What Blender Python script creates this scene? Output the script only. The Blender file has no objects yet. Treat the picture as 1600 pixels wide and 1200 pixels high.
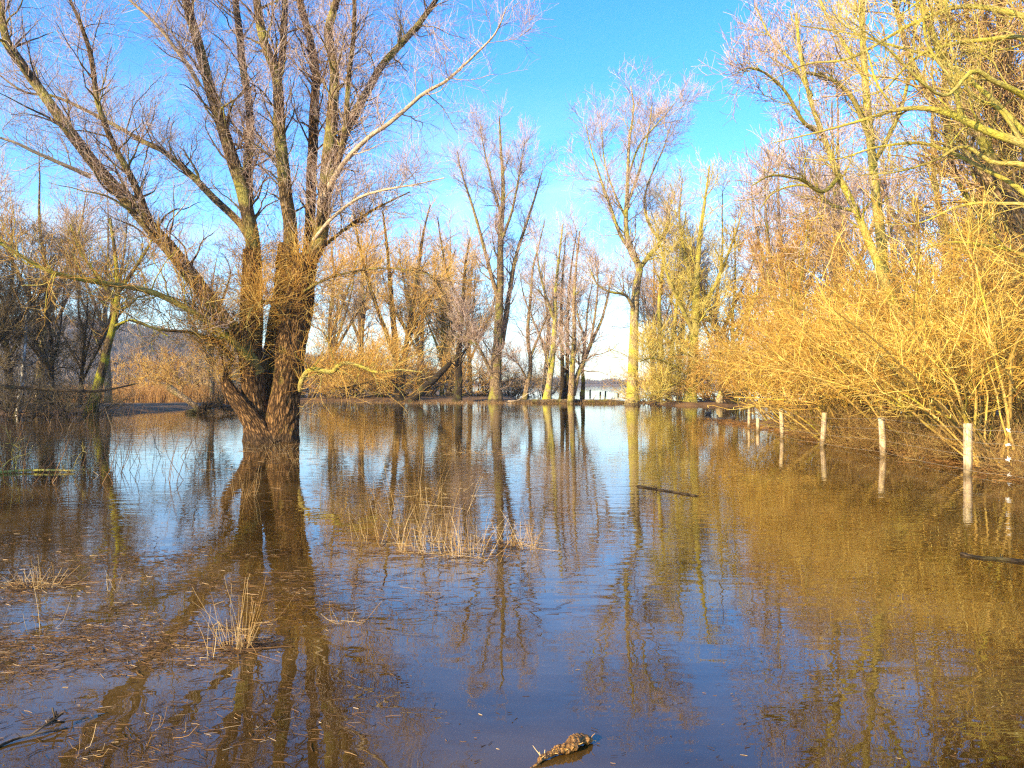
import bpy, math, random
import numpy as np
from mathutils import Vector, noise as mnoise

PI = math.pi
scene = bpy.context.scene
C = scene.collection
H, F = 1.6, 1230.0            # eye height in metres, focal length in photo pixels
RNG = np.random.default_rng(11)

# ------------------------------------------------------------------ helpers
def at(px, py, Y):
    return np.array([(px - 800.0) / F * Y, Y, H + (600.0 - py) / F * Y])

def onwater(px, py):
    return at(px, py, H * F / (py - 600.0))

def sm(a, b, x):
    t = np.clip((np.asarray(x, float) - a) / (b - a), 0, 1)
    return t * t * (3 - 2 * t)

def wob(x, y, s=1.0, seed=0.0):
    """cheap smooth noise, about -1..1"""
    x = np.asarray(x, float) * s; y = np.asarray(y, float) * s
    return (np.sin(1.3 * x + 2.1 * y + seed) + np.sin(2.9 * x - 1.7 * y + 1.3 + seed * 2.1)
            + np.sin(-1.1 * x + 3.7 * y + 4.2 + seed * .7) + .6 * np.sin(5.3 * x + 4.1 * y + seed * 3.3)
            + .6 * np.sin(-6.1 * x + 5.7 * y + 2.0 + seed)) / 3.4

def norm(v):
    return v / np.maximum(np.linalg.norm(v, axis=-1, keepdims=True), 1e-9)

def tag(o, label=None, cat=None, group=None, kind=None):
    if label: o['label'] = label
    if cat: o['category'] = cat
    if group: o['group'] = group
    if kind: o['kind'] = kind
    return o

def thing(name, loc, label, cat, group=None):
    o = bpy.data.objects.new(name, None)
    C.objects.link(o)
    o.location = [float(v) for v in loc]
    o.empty_display_size = .2
    return tag(o, label, cat, group)

def copy_thing(o, parent=None):
    c = o.copy(); C.objects.link(c)
    if parent is not None: c.parent = parent
    for ch in list(o.children):
        copy_thing(ch, c)
    return c

def mesh_obj(name, V, Q, m, parent=None, T=None, attrs=None, smooth=True):
    """V (n,3), Q (m,4) quads, T (k,3) triangles -> one mesh object"""
    V = np.asarray(V, np.float32)
    Q = np.zeros((0, 4), np.int32) if Q is None else np.asarray(Q, np.int32)
    T = np.zeros((0, 3), np.int32) if T is None else np.asarray(T, np.int32)
    me = bpy.data.meshes.new(name)
    me.vertices.add(len(V)); me.vertices.foreach_set('co', V.ravel())
    me.loops.add(Q.size + T.size)
    me.loops.foreach_set('vertex_index', np.concatenate([Q.ravel(), T.ravel()]))
    me.polygons.add(len(Q) + len(T))
    st = np.concatenate([np.arange(len(Q)) * 4, Q.size + np.arange(len(T)) * 3]).astype(np.int32)
    me.polygons.foreach_set('loop_start', st)
    me.polygons.foreach_set('use_smooth', np.full(len(st), smooth))
    for k, a in (attrs or {}).items():
        if a.ndim == 1:
            at_ = me.attributes.new(k, 'FLOAT', 'POINT'); at_.data.foreach_set('value', a.astype(np.float32))
        else:
            at_ = me.attributes.new(k, 'FLOAT_VECTOR', 'POINT'); at_.data.foreach_set('vector', a.astype(np.float32).ravel())
    me.update(calc_edges=True)
    me.materials.append(m)
    o = bpy.data.objects.new(name, me)
    C.objects.link(o)
    if parent is not None: o.parent = parent
    return o

def tubes(P, R, S=3, rough=0.0, ridges=0, rng=RNG, flare=None):
    """many tubes at once. P (n,k,3) R (n,k) -> V, Q, attrs"""
    n, k, _ = P.shape
    T = np.empty_like(P)
    T[:, 1:-1] = P[:, 2:] - P[:, :-2]; T[:, 0] = P[:, 1] - P[:, 0]; T[:, -1] = P[:, -1] - P[:, -2]
    T = norm(T)
    main = norm(P[:, -1] - P[:, 0])
    ref = np.where(np.abs(main[:, 1:2]) < .75, np.array([[0, 1., 0]]), np.array([[1., 0, 0]]))
    N1 = norm(np.cross(T, ref[:, None, :])); N2 = np.cross(T, N1)
    a = np.arange(S) * 2 * PI / S
    ca, sa = np.cos(a), np.sin(a)
    RR = np.repeat(R[:, :, None], S, axis=2)
    L = np.concatenate([np.zeros((n, 1)), np.cumsum(np.linalg.norm(np.diff(P, axis=1), axis=2), axis=1)], axis=1)
    if rough > 0:
        th = a[None, None, :]; l = L[:, :, None]; ph = rng.uniform(0, 9, (n, 1, 1))
        lump = (np.sin(2 * th + 1.7 * l + ph) + np.sin(3 * th - 2.3 * l + 2 * ph) + np.sin(th + 3.9 * l + 3 * ph)) / 3
        RR = RR * (1 + rough * lump)
        if ridges:
            wv = ridges * th + 1.6 * np.sin(2.1 * l + ph + 3 * th) + 1.2 * np.sin(5.3 * l + 2 * th)
            RR = RR * (1 + (.040 + .022 * np.sin(1.9 * l + 2 * th + ph)) * (np.abs(np.sin(wv)) * 2 - 1) + .022 * np.sin(17 * l + 4 * np.sin(5 * th + l)) * np.abs(np.sin(wv + .6 * np.sin(9 * l))))
        if flare:
            f = np.exp(-l / flare[0]) * flare[1]
            RR = RR * (1 + f * (1 + .55 * np.sin(5 * th + ph)))
    V = P[:, :, None, :] + RR[..., None] * (ca[None, None, :, None] * N1[:, :, None, :] + sa[None, None, :, None] * N2[:, :, None, :])
    idx = np.arange(n * k * S).reshape(n, k, S)
    nx = np.roll(idx, -1, axis=2)
    Q = np.stack([idx[:, :-1], nx[:, :-1], nx[:, 1:], idx[:, 1:]], axis=-1).reshape(-1, 4)
    bk = np.stack([np.broadcast_to(R[:, :, None] * ca, (n, k, S)), np.broadcast_to(R[:, :, None] * sa, (n, k, S)),
                   np.broadcast_to(L[:, :, None] + rng.uniform(0, 50, (n, 1, 1)), (n, k, S))], axis=-1).reshape(-1, 3)
    rnd = np.broadcast_to(rng.uniform(0, 1, (n, 1, 1)), (n, k, S)).reshape(-1)
    return V.reshape(-1, 3), Q, {'bk': bk, 'rnd': rnd.copy()}

def merge(parts):
    V, Q, A, off = [], [], {}, 0
    for v, q, a in parts:
        V.append(v); Q.append(q + off); off += len(v)
        for k_, x in a.items(): A.setdefault(k_, []).append(x)
    return np.concatenate(V), np.concatenate(Q), {k_: np.concatenate(x) for k_, x in A.items()}

def tube_obj(name, sets, m, parent=None, base=(0, 0, 0), rough=0, ridges=0, flare=None, rng=RNG):
    """sets: list of (P, R, S)"""
    V, Q, A = merge([tubes(p, r, s, rough, ridges, rng, flare) for p, r, s in sets if len(p)])
    return mesh_obj(name, V - np.asarray(base, float), Q, m, parent, attrs=A)

def spline(pts, k):
    """Catmull-Rom through pts (m,d), k samples"""
    p = np.asarray(pts, float)
    if len(p) == 2: return p[0] + np.linspace(0, 1, k)[:, None] * (p[1] - p[0])
    p = np.vstack([2 * p[0] - p[1], p, 2 * p[-1] - p[-2]])
    m = len(p) - 3
    u = np.linspace(0, m - 1e-6, k); i = u.astype(int); f = (u - i)[:, None]
    a, b, c, d = p[i], p[i + 1], p[i + 2], p[i + 3]
    return .5 * (2 * b + (c - a) * f + (2 * a - 5 * b + 4 * c - d) * f ** 2 + (3 * b - a - 3 * c + d) * f ** 3)

def limb(pts, r0, r1, k=26, wig=.03, rng=RNG, pw=1.0):
    P = spline(pts, k)
    ln = np.linalg.norm(P[-1] - P[0])
    P[2:] += np.cumsum(rng.normal(0, wig * ln / k, (k - 2, 3)), axis=0) * .5
    t = np.linspace(0, 1, k) ** pw
    return P[None], (r0 + (r1 - r0) * t)[None]

def grow(rng, P, R, n, t=(.25, 1), ang=(30, 65), L=(1, 2), fall=.4, rr=.55, rmax=1., rtip=.003, K=6, wig=.12, up=.25, curve=.3, minz=.05, side=None):
    """n side shoots off the given tubes"""
    if n <= 0: return np.zeros((0, K, 3)), np.zeros((0, K))
    N, K0, _ = P.shape
    ln = np.linalg.norm(np.diff(P, axis=1), axis=2).sum(1)
    i = rng.choice(N, n, p=ln / ln.sum())
    tt = rng.uniform(t[0], t[1], n)
    s = np.minimum(tt * (K0 - 1), K0 - 1.001); j = s.astype(int); f = (s - j)[:, None]
    pos = P[i, j] * (1 - f) + P[i, j + 1] * f
    rp = R[i, j] * (1 - f[:, 0]) + R[i, j + 1] * f[:, 0]
    tan = norm(P[i, j + 1] - P[i, j])
    perp = norm(np.cross(tan, rng.normal(0, 1, (n, 3))))
    if side is not None:
        perp = norm(perp + np.asarray(side))
    a = np.radians(rng.uniform(ang[0], ang[1], n))[:, None]
    d = norm(np.cos(a) * tan + np.sin(a) * perp + np.array([0, 0, up]))
    lens = rng.uniform(L[0], L[1], n) * (1 - fall * tt)
    out = np.empty((n, K, 3)); out[:, 0] = pos
    for k in range(1, K):
        d = norm(d + rng.normal(0, wig, (n, 3)) + np.array([0, 0, curve / K]))
        out[:, k] = out[:, k - 1] + d * (lens / (K - 1))[:, None]
    r0 = np.minimum(rp * rr, rmax) * rng.uniform(.6, 1, n)
    r0 = np.maximum(r0, rtip)
    RR = r0[:, None] + (rtip - r0)[:, None] * np.linspace(0, 1, K)[None] ** .8
    ok = out[:, :, 2].min(1) > minz
    return out[ok], RR[ok]

def fan(rng, base, n, L=(3, 5), tilt=(5, 45), spread=.5, r=(.02, .04), rtip=.008, K=10, wig=.06, droop=-.25, az=None, azw=PI):
    """many stems rising from one stool"""
    a = rng.uniform(0, 2 * PI, n) if az is None else az + rng.normal(0, azw, n)
    ti = np.radians(rng.uniform(tilt[0], tilt[1], n))
    d = np.stack([np.cos(a) * np.sin(ti), np.sin(a) * np.sin(ti), np.cos(ti)], 1)
    out = np.empty((n, K, 3))
    rad = spread * np.sqrt(rng.uniform(0, 1, n)); b = a + rng.normal(0, .6, n)
    out[:, 0] = np.asarray(base) + np.stack([np.cos(b) * rad, np.sin(b) * rad, np.full(n, -.15)], 1)
    lens = rng.uniform(L[0], L[1], n)
    for k in range(1, K):
        d = norm(d + rng.normal(0, wig, (n, 3)) + np.array([0, 0, droop / K * (2 * k / K)]))
        out[:, k] = out[:, k - 1] + d * (lens / (K - 1))[:, None]
    r0 = rng.uniform(r[0], r[1], n)
    RR = r0[:, None] + (rtip - r0)[:, None] * np.linspace(0, 1, K)[None]
    return out, RR

# ------------------------------------------------------------------ materials
def new_mat(name):
    m = bpy.data.materials.new(name); m.use_nodes = True
    nt = m.node_tree
    for n in list(nt.nodes): nt.nodes.remove(n)
    out = nt.nodes.new('ShaderNodeOutputMaterial')
    return m, nt, out

def N(nt, t, **kw):
    n = nt.nodes.new(t)
    for k, v in kw.items():
        if hasattr(n, k): setattr(n, k, v)
        else: n.inputs[k.replace('_', ' ')].default_value = v
    return n

def ramp(nt, fac, stops):
    r = nt.nodes.new('ShaderNodeValToRGB')
    el = r.color_ramp.elements
    while len(el) < len(stops): el.new(.5)
    for e, (p, c) in zip(el, stops):
        e.position = p; e.color = (*c, 1)
    nt.links.new(fac, r.inputs[0])
    return r.outputs[0]

def twig_mat(name, stops, rough=.6):
    m, nt, out = new_mat(name)
    a = N(nt, 'ShaderNodeAttribute', attribute_name='rnd')
    col = ramp(nt, a.outputs['Fac'], stops)
    b = N(nt, 'ShaderNodeBsdfPrincipled'); b.inputs['Roughness'].default_value = rough
    b.inputs['Specular IOR Level'].default_value = .3
    nt.links.new(col, b.inputs['Base Color']); nt.links.new(b.outputs[0], out.inputs[0])
    return m

def bark_mat(name, dark, mid, light, moss=None, moss_amt=.5, scale=1.0, bump=.5, crack=True, wet=0, stretch=2.2, vary=(.8, 1.1)):
    m, nt, out = new_mat(name)
    lk = nt.links.new
    a = N(nt, 'ShaderNodeAttribute', attribute_name='bk')
    mp = N(nt, 'ShaderNodeMapping'); mp.inputs['Scale'].default_value = (9 * scale, 9 * scale, stretch * scale)
    lk(a.outputs['Vector'], mp.inputs[0])
    n1 = N(nt, 'ShaderNodeTexNoise'); n1.inputs['Scale'].default_value = 2.0; n1.inputs['Detail'].default_value = 6
    n1.inputs['Distortion'].default_value = .6
    lk(mp.outputs[0], n1.inputs['Vector'])
    vo = N(nt, 'ShaderNodeTexVoronoi', feature='DISTANCE_TO_EDGE'); vo.inputs['Scale'].default_value = 1.5
    mixv = N(nt, 'ShaderNodeVectorMath', operation='MULTIPLY_ADD')
    lk(n1.outputs['Color'], mixv.inputs[0]); mixv.inputs[1].default_value = (.8, .8, .8); lk(mp.outputs[0], mixv.inputs[2])
    lk(mixv.outputs[0], vo.inputs['Vector'])
    cr = N(nt, 'ShaderNodeMapRange'); cr.inputs['From Max'].default_value = .22; lk(vo.outputs['Distance'], cr.inputs[0])
    col = ramp(nt, n1.outputs['Fac'], [(.25, dark), (.5, mid), (.75, light)])
    if crack:
        mx = N(nt, 'ShaderNodeMix', data_type='RGBA', blend_type='MIX')
        lk(cr.outputs[0], mx.inputs[0]); mx.inputs[6].default_value = (dark[0] * .4, dark[1] * .4, dark[2] * .4, 1)
        lk(col, mx.inputs[7]); col = mx.outputs[2]
    if moss:
        geo = N(nt, 'ShaderNodeNewGeometry')
        n2 = N(nt, 'ShaderNodeTexNoise'); n2.inputs['Scale'].default_value = 1.3; n2.inputs['Detail'].default_value = 5
        lk(geo.outputs['Position'], n2.inputs['Vector'])
        mr = N(nt, 'ShaderNodeMapRange'); mr.inputs['From Min'].default_value = .62 - .3 * moss_amt; mr.inputs['From Max'].default_value = .78 - .3 * moss_amt
        lk(n2.outputs['Fac'], mr.inputs[0])
        mm = N(nt, 'ShaderNodeMix', data_type='RGBA')
        lk(mr.outputs[0], mm.inputs[0]); lk(col, mm.inputs[6])
        n3 = N(nt, 'ShaderNodeTexNoise'); n3.inputs['Scale'].default_value = 14; lk(geo.outputs['Position'], n3.inputs['Vector'])
        mc = ramp(nt, n3.outputs['Fac'], [(.3, tuple(c * .55 for c in moss)), (.65, moss)])
        lk(mc, mm.inputs[7]); col = mm.outputs[2]
    if wet:        # dark tide stain left by the flood on the lowest bark
        g2 = N(nt, 'ShaderNodeNewGeometry'); sx = N(nt, 'ShaderNodeSeparateXYZ'); lk(g2.outputs['Position'], sx.inputs[0])
        n5 = N(nt, 'ShaderNodeTexNoise'); n5.inputs['Scale'].default_value = 5; lk(g2.outputs['Position'], n5.inputs['Vector'])
        hh = N(nt, 'ShaderNodeMath', operation='MULTIPLY_ADD'); lk(n5.outputs['Fac'], hh.inputs[0]); hh.inputs[1].default_value = -.35; lk(sx.outputs['Z'], hh.inputs[2])
        wr = N(nt, 'ShaderNodeMapRange'); wr.inputs['From Min'].default_value = -.06 + wet; wr.inputs['From Max'].default_value = .06 + wet
        wr.inputs['To Min'].default_value = .72; wr.inputs['To Max'].default_value = 0; lk(hh.outputs[0], wr.inputs[0])
        wm = N(nt, 'ShaderNodeMix', data_type='RGBA'); lk(wr.outputs[0], wm.inputs[0]); lk(col, wm.inputs[6]); wm.inputs[7].default_value = (.035, .022, .012, 1)
        col = wm.outputs[2]
    rn = N(nt, 'ShaderNodeAttribute', attribute_name='rnd'); rm = N(nt, 'ShaderNodeMapRange')
    rm.inputs['To Min'].default_value = vary[0]; rm.inputs['To Max'].default_value = vary[1]; lk(rn.outputs['Fac'], rm.inputs[0])
    hv = N(nt, 'ShaderNodeHueSaturation'); lk(rm.outputs[0], hv.inputs['Value']); lk(col, hv.inputs['Color']); col = hv.outputs[0]
    b = N(nt, 'ShaderNodeBsdfPrincipled'); b.inputs['Roughness'].default_value = .85
    b.inputs['Specular IOR Level'].default_value = .25
    lk(col, b.inputs['Base Color'])
    hsum = N(nt, 'ShaderNodeMath', operation='MULTIPLY_ADD')
    lk(n1.outputs['Fac'], hsum.inputs[0]); hsum.inputs[1].default_value = .6; lk(cr.outputs[0], hsum.inputs[2])
    bp = N(nt, 'ShaderNodeBump'); bp.inputs['Strength'].default_value = bump; bp.inputs['Distance'].default_value = .04
    lk(hsum.outputs[0], bp.inputs['Height']); lk(bp.outputs[0], b.inputs['Normal'])
    lk(b.outputs[0], out.inputs[0])
    return m

M = {}
M['willow_bark'] = bark_mat('willow bark', (.05, .022, .008), (.21, .11, .04), (.36, .21, .085), moss=(.30, .26, .04), moss_amt=.05, scale=1.25, bump=1.0, wet=.05, stretch=1.9)
M['limb_bark'] = bark_mat('limb bark', (.05, .03, .014), (.19, .12, .055), (.36, .26, .13), moss=(.34, .30, .08), moss_amt=.45, scale=1.6, bump=.7)
M['dead_bark'] = bark_mat('bleached bark', (.20, .14, .09), (.40, .31, .21), (.56, .47, .36), scale=2, bump=.3, crack=False)
M['lit_bark'] = bark_mat('sunlit lichen bark', (.14, .10, .03), (.38, .31, .09), (.56, .49, .18), moss=(.50, .45, .07), moss_amt=.6, scale=2, bump=.6, crack=False)  # sunlit yellow painted into the bark colour, over some lichen
M['grey_bark'] = bark_mat('grey bark', (.16, .10, .05), (.38, .26, .145), (.54, .41, .26), moss=(.36, .33, .06), moss_amt=.35, scale=1.2, bump=.8, wet=.08)  # tones paled to stand for haze over the distant trees
M['pale_bark'] = bark_mat('poplar bark', (.26, .17, .08), (.46, .35, .19), (.62, .52, .33), moss=(.45, .42, .06), moss_amt=.6, scale=1.2, bump=.6, wet=.08)
M['moss_bark'] = bark_mat('mossy bark', (.05, .03, .015), (.14, .09, .04), (.22, .15, .07), moss=(.36, .34, .02), moss_amt=.68, scale=1.2, bump=.7, wet=.08)
M['dark_bark'] = bark_mat('dark bark', (.02, .013, .007), (.06, .04, .022), (.12, .08, .045), moss=(.12, .11, .03), moss_amt=.3, scale=1.5, bump=.7)  # plain dark tone for trunks, bushes, logs and lake posts
M['hazel_bark'] = bark_mat('hazel bark', (.22, .12, .03), (.46, .29, .07), (.62, .44, .15), moss=(.44, .37, .04), moss_amt=.4, vary=(.35, 1.15), scale=2.5, bump=.3, crack=False)
M['twig_gold'] = twig_mat('golden twigs', [(0, (.18, .075, .016)), (.4, (.46, .235, .045)), (.8, (.62, .39, .09)), (1, (.66, .50, .16))])
M['twig_lilac'] = twig_mat('bloom-tinted fine twigs', [(0, (.17, .10, .075)), (.5, (.42, .29, .24)), (1, (.62, .50, .42))])  # pinkish tint stands for sky bloom around the upper twigs
M['twig_brown'] = twig_mat('brown twigs', [(0, (.22, .12, .05)), (.5, (.45, .28, .12)), (1, (.60, .45, .22))])
M['twig_orange'] = twig_mat('hazel twigs', [(0, (.22, .10, .015)), (.35, (.50, .28, .04)), (.7, (.64, .43, .08)), (1, (.70, .54, .16))])
M['twig_yellow'] = twig_mat('yellow twigs', [(0, (.30, .20, .03)), (.5, (.54, .41, .08)), (1, (.66, .56, .18))])
M['twig_shaded'] = twig_mat('shaded twigs', [(0, (.03, .02, .012)), (.5, (.09, .065, .036)), (1, (.22, .165, .08))])  # shade of the left bank put into the twig colour
M['twig_bramble'] = twig_mat('bramble stems', [(0, (.09, .045, .013)), (.5, (.26, .14, .04)), (.9, (.42, .27, .09)), (1, (.5, .4, .12))])
M['catkin'] = twig_mat('catkins', [(0, (.60, .42, .06)), (1, (.75, .60, .18))])
M['straw'] = twig_mat('dry straw', [(0, (.24, .12, .035)), (.4, (.50, .30, .10)), (1, (.70, .52, .26))])
M['litter'] = twig_mat('floating litter', [(0, (.03, .016, .007)), (.5, (.10, .05, .018)), (.93, (.22, .115, .04)), (1, (.58, .42, .24))])
M['litter2'] = twig_mat('matted grass', [(0, (.07, .035, .012)), (.6, (.22, .12, .045)), (1, (.44, .29, .13))])
M['reed'] = twig_mat('dead reeds', [(0, (.18, .085, .025)), (.5, (.36, .18, .055)), (1, (.50, .31, .12))])
M['bankleaf'] = twig_mat('dead leaves', [(0, (.07, .03, .01)), (.5, (.22, .10, .025)), (1, (.44, .23, .07))])

def simple(name, col, rough=.6, noise=None, nscale=20, bump=0):
    m, nt, out = new_mat(name)
    b = N(nt, 'ShaderNodeBsdfPrincipled'); b.inputs['Roughness'].default_value = rough
    nt.links.new(b.outputs[0], out.inputs[0])
    tc = N(nt, 'ShaderNodeTexCoord')
    n = N(nt, 'ShaderNodeTexNoise'); n.inputs['Scale'].default_value = nscale; n.inputs['Detail'].default_value = 6
    nt.links.new(tc.outputs['Object'], n.inputs['Vector'])
    c2 = noise or tuple(c * .7 for c in col)
    nt.links.new(ramp(nt, n.outputs['Fac'], [(.3, c2), (.65, col)]), b.inputs['Base Color'])
    if bump:
        bp = N(nt, 'ShaderNodeBump'); bp.inputs['Strength'].default_value = bump; bp.inputs['Distance'].default_value = .02
        nt.links.new(n.outputs['Fac'], bp.inputs['Height']); nt.links.new(bp.outputs[0], b.inputs['Normal'])
    return m

M['white'] = simple('white tape', (.8, .8, .78), .5, (.7, .7, .68))
M['wire'] = simple('galvanised wire', (.35, .30, .22), .45)
M['duck'] = simple('dark plumage', (.05, .04, .035), .6)
M['duckbill'] = simple('pale bill', (.6, .5, .3), .5)
M['mudlog'] = simple('muddy root', (.36, .17, .03), .45, (.025, .011, .004), 60, 1)
M['farwood'] = simple('far woodland', (.13, .095, .075), .9, (.06, .045, .04), .05)
M['hillwood'] = simple('wooded hillside', (.12, .085, .07), .9, (.05, .04, .04), .04)

def post_mat():
    m, nt, out = new_mat('weathered post wood')
    tc = N(nt, 'ShaderNodeTexCoord'); mp = N(nt, 'ShaderNodeMapping'); mp.inputs['Scale'].default_value = (30, 30, 3)
    nt.links.new(tc.outputs['Object'], mp.inputs[0])
    n = N(nt, 'ShaderNodeTexNoise'); n.inputs['Scale'].default_value = 1.6; n.inputs['Detail'].default_value = 8
    nt.links.new(mp.outputs[0], n.inputs['Vector'])
    n2 = N(nt, 'ShaderNodeTexNoise'); n2.inputs['Scale'].default_value = 7; nt.links.new(tc.outputs['Object'], n2.inputs['Vector'])
    c = ramp(nt, n.outputs['Fac'], [(.3, (.20, .12, .06)), (.45, (.58, .42, .26)), (.7, (.74, .60, .42))])
    mx = N(nt, 'ShaderNodeMix', data_type='RGBA'); mr = N(nt, 'ShaderNodeMapRange'); mr.inputs['From Min'].default_value = .5; mr.inputs['From Max'].default_value = .7
    nt.links.new(n2.outputs['Fac'], mr.inputs[0]); nt.links.new(mr.outputs[0], mx.inputs[0]); nt.links.new(c, mx.inputs[6]); mx.inputs[7].default_value = (.50, .40, .16, 1)
    sx = N(nt, 'ShaderNodeSeparateXYZ'); nt.links.new(tc.outputs['Object'], sx.inputs[0])
    hh = N(nt, 'ShaderNodeMath', operation='MULTIPLY_ADD'); nt.links.new(n2.outputs['Fac'], hh.inputs[0]); hh.inputs[1].default_value = -.3; nt.links.new(sx.outputs['Z'], hh.inputs[2])
    wr = N(nt, 'ShaderNodeMapRange'); wr.inputs['From Min'].default_value = -.05; wr.inputs['From Max'].default_value = .12; wr.inputs['To Min'].default_value = .8; wr.inputs['To Max'].default_value = 0
    nt.links.new(hh.outputs[0], wr.inputs[0])
    wm = N(nt, 'ShaderNodeMix', data_type='RGBA'); nt.links.new(wr.outputs[0], wm.inputs[0]); nt.links.new(mx.outputs[2], wm.inputs[6]); wm.inputs[7].default_value = (.13, .09, .035, 1)
    oi = N(nt, 'ShaderNodeObjectInfo'); om = N(nt, 'ShaderNodeMapRange'); om.inputs['To Min'].default_value = .55; om.inputs['To Max'].default_value = .92
    nt.links.new(oi.outputs['Random'], om.inputs[0])
    hv = N(nt, 'ShaderNodeHueSaturation'); nt.links.new(om.outputs[0], hv.inputs['Value']); nt.links.new(wm.outputs[2], hv.inputs['Color'])
    b = N(nt, 'ShaderNodeBsdfPrincipled'); b.inputs['Roughness'].default_value = .8
    nt.links.new(hv.outputs[0], b.inputs['Base Color'])
    bp = N(nt, 'ShaderNodeBump'); bp.inputs['Strength'].default_value = .6; bp.inputs['Distance'].default_value = .01
    nt.links.new(n.outputs['Fac'], bp.inputs['Height']); nt.links.new(bp.outputs[0], b.inputs['Normal'])
    nt.links.new(b.outputs[0], out.inputs[0])
    return m
M['post'] = post_mat()

def ground_mat():
    m, nt, out = new_mat('flooded mud and litter')
    lk = nt.links.new
    g = N(nt, 'ShaderNodeNewGeometry')
    n1 = N(nt, 'ShaderNodeTexNoise'); n1.inputs['Scale'].default_value = .9; n1.inputs['Detail'].default_value = 8
    n2 = N(nt, 'ShaderNodeTexNoise'); n2.inputs['Scale'].default_value = 22; n2.inputs['Detail'].default_value = 6
    n2.inputs['Distortion'].default_value = 1.5
    for n in (n1, n2): lk(g.outputs['Position'], n.inputs['Vector'])
    ma = N(nt, 'ShaderNodeMath', operation='MULTIPLY_ADD'); lk(n2.outputs['Fac'], ma.inputs[0]); ma.inputs[1].default_value = .55
    mb = N(nt, 'ShaderNodeMath', operation='MULTIPLY'); lk(n1.outputs['Fac'], mb.inputs[0]); mb.inputs[1].default_value = .5
    lk(mb.outputs[0], ma.inputs[2])
    col = ramp(nt, ma.outputs[0], [(.36, (.035, .018, .008)), (.5, (.13, .065, .022)), (.62, (.26, .14, .05)), (.72, (.16, .13, .04))])
    b = N(nt, 'ShaderNodeBsdfPrincipled'); b.inputs['Roughness'].default_value = .9
    lk(col, b.inputs['Base Color'])
    bp = N(nt, 'ShaderNodeBump'); bp.inputs['Strength'].default_value = .8; bp.inputs['Distance'].default_value = .05
    lk(n2.outputs['Fac'], bp.inputs['Height']); lk(bp.outputs[0], b.inputs['Normal'])
    lk(b.outputs[0], out.inputs[0])
    return m
M['ground'] = ground_mat()

def water_mat():
    m, nt, out = new_mat('flood water')
    lk = nt.links.new
    g = N(nt, 'ShaderNodeNewGeometry')
    # wind ripples running across the view, in patches
    mp = N(nt, 'ShaderNodeMapping'); mp.inputs['Scale'].default_value = (1.1, 5.5, 1); mp.inputs['Rotation'].default_value = (0, 0, .05)
    lk(g.outputs['Position'], mp.inputs[0])
    r1 = N(nt, 'ShaderNodeTexNoise'); r1.inputs['Scale'].default_value = 1.0; r1.inputs['Detail'].default_value = 2.5
    lk(mp.outputs[0], r1.inputs['Vector'])
    mp2 = N(nt, 'ShaderNodeMapping'); mp2.inputs['Scale'].default_value = (3.2, 4.2, 1)
    lk(g.outputs['Position'], mp2.inputs[0])
    r2 = N(nt, 'ShaderNodeTexNoise'); r2.inputs['Scale'].default_value = 1.0; r2.inputs['Detail'].default_value = 1.5
    r2.inputs['Distortion'].default_value = .4
    lk(mp2.outputs[0], r2.inputs['Vector'])
    pn = N(nt, 'ShaderNodeTexNoise'); pn.inputs['Scale'].default_value = .11; pn.inputs['Detail'].default_value = 2
    lk(g.outputs['Position'], pn.inputs['Vector'])
    pm = N(nt, 'ShaderNodeMapRange'); pm.inputs['From Min'].default_value = .38; pm.inputs['From Max'].default_value = .62
    pm.inputs['To Min'].default_value = .06; pm.inputs['To Max'].default_value = 1.0
    lk(pn.outputs['Fac'], pm.inputs[0])
    h1 = N(nt, 'ShaderNodeMath', operation='MULTIPLY'); lk(r1.outputs['Fac'], h1.inputs[0]); lk(pm.outputs[0], h1.inputs[1])
    h2 = N(nt, 'ShaderNodeMath', operation='MULTIPLY_ADD'); lk(r2.outputs['Fac'], h2.inputs[0]); h2.inputs[1].default_value = WAVE2; lk(h1.outputs[0], h2.inputs[2])
    bp = N(nt, 'ShaderNodeBump'); bp.inputs['Strength'].default_value = 1; bp.inputs['Distance'].default_value = WAVE
    lk(h2.outputs[0], bp.inputs['Height'])
    fr = N(nt, 'ShaderNodeFresnel'); fr.inputs['IOR'].default_value = 1.6; lk(bp.outputs[0], fr.inputs['Normal'])
    gl = N(nt, 'ShaderNodeBsdfGlossy'); gl.inputs['Roughness'].default_value = .004; gl.inputs['Color'].default_value = (.95, .95, .95, 1)
    lk(bp.outputs[0], gl.inputs['Normal'])
    tr = N(nt, 'ShaderNodeBsdfTransparent'); tr.inputs['Color'].default_value = (.80, .60, .33, 1)
    df = N(nt, 'ShaderNodeBsdfDiffuse')
    mn = N(nt, 'ShaderNodeTexNoise'); mn.inputs['Scale'].default_value = .55; mn.inputs['Detail'].default_value = 5
    lk(g.outputs['Position'], mn.inputs['Vector'])
    lk(ramp(nt, mn.outputs['Fac'], [(.35, (.085, .040, .006)), (.65, (.125, .070, .018))]), df.inputs['Color'])
    mf = N(nt, 'ShaderNodeMapRange'); mf.inputs['From Min'].default_value = .35; mf.inputs['From Max'].default_value = .65
    mf.inputs['To Min'].default_value = .35; mf.inputs['To Max'].default_value = .85
    lk(mn.outputs['Fac'], mf.inputs[0])
    body = N(nt, 'ShaderNodeMixShader'); lk(mf.outputs[0], body.inputs[0]); lk(tr.outputs[0], body.inputs[1]); lk(df.outputs[0], body.inputs[2])
    mx = N(nt, 'ShaderNodeMixShader'); lk(fr.outputs[0], mx.inputs[0]); lk(body.outputs[0], mx.inputs[1]); lk(gl.outputs[0], mx.inputs[2])
    lk(mx.outputs[0], out.inputs[0])
    return m
WAVE, WAVE2 = .0042, .45
M['water'] = water_mat()

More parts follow.
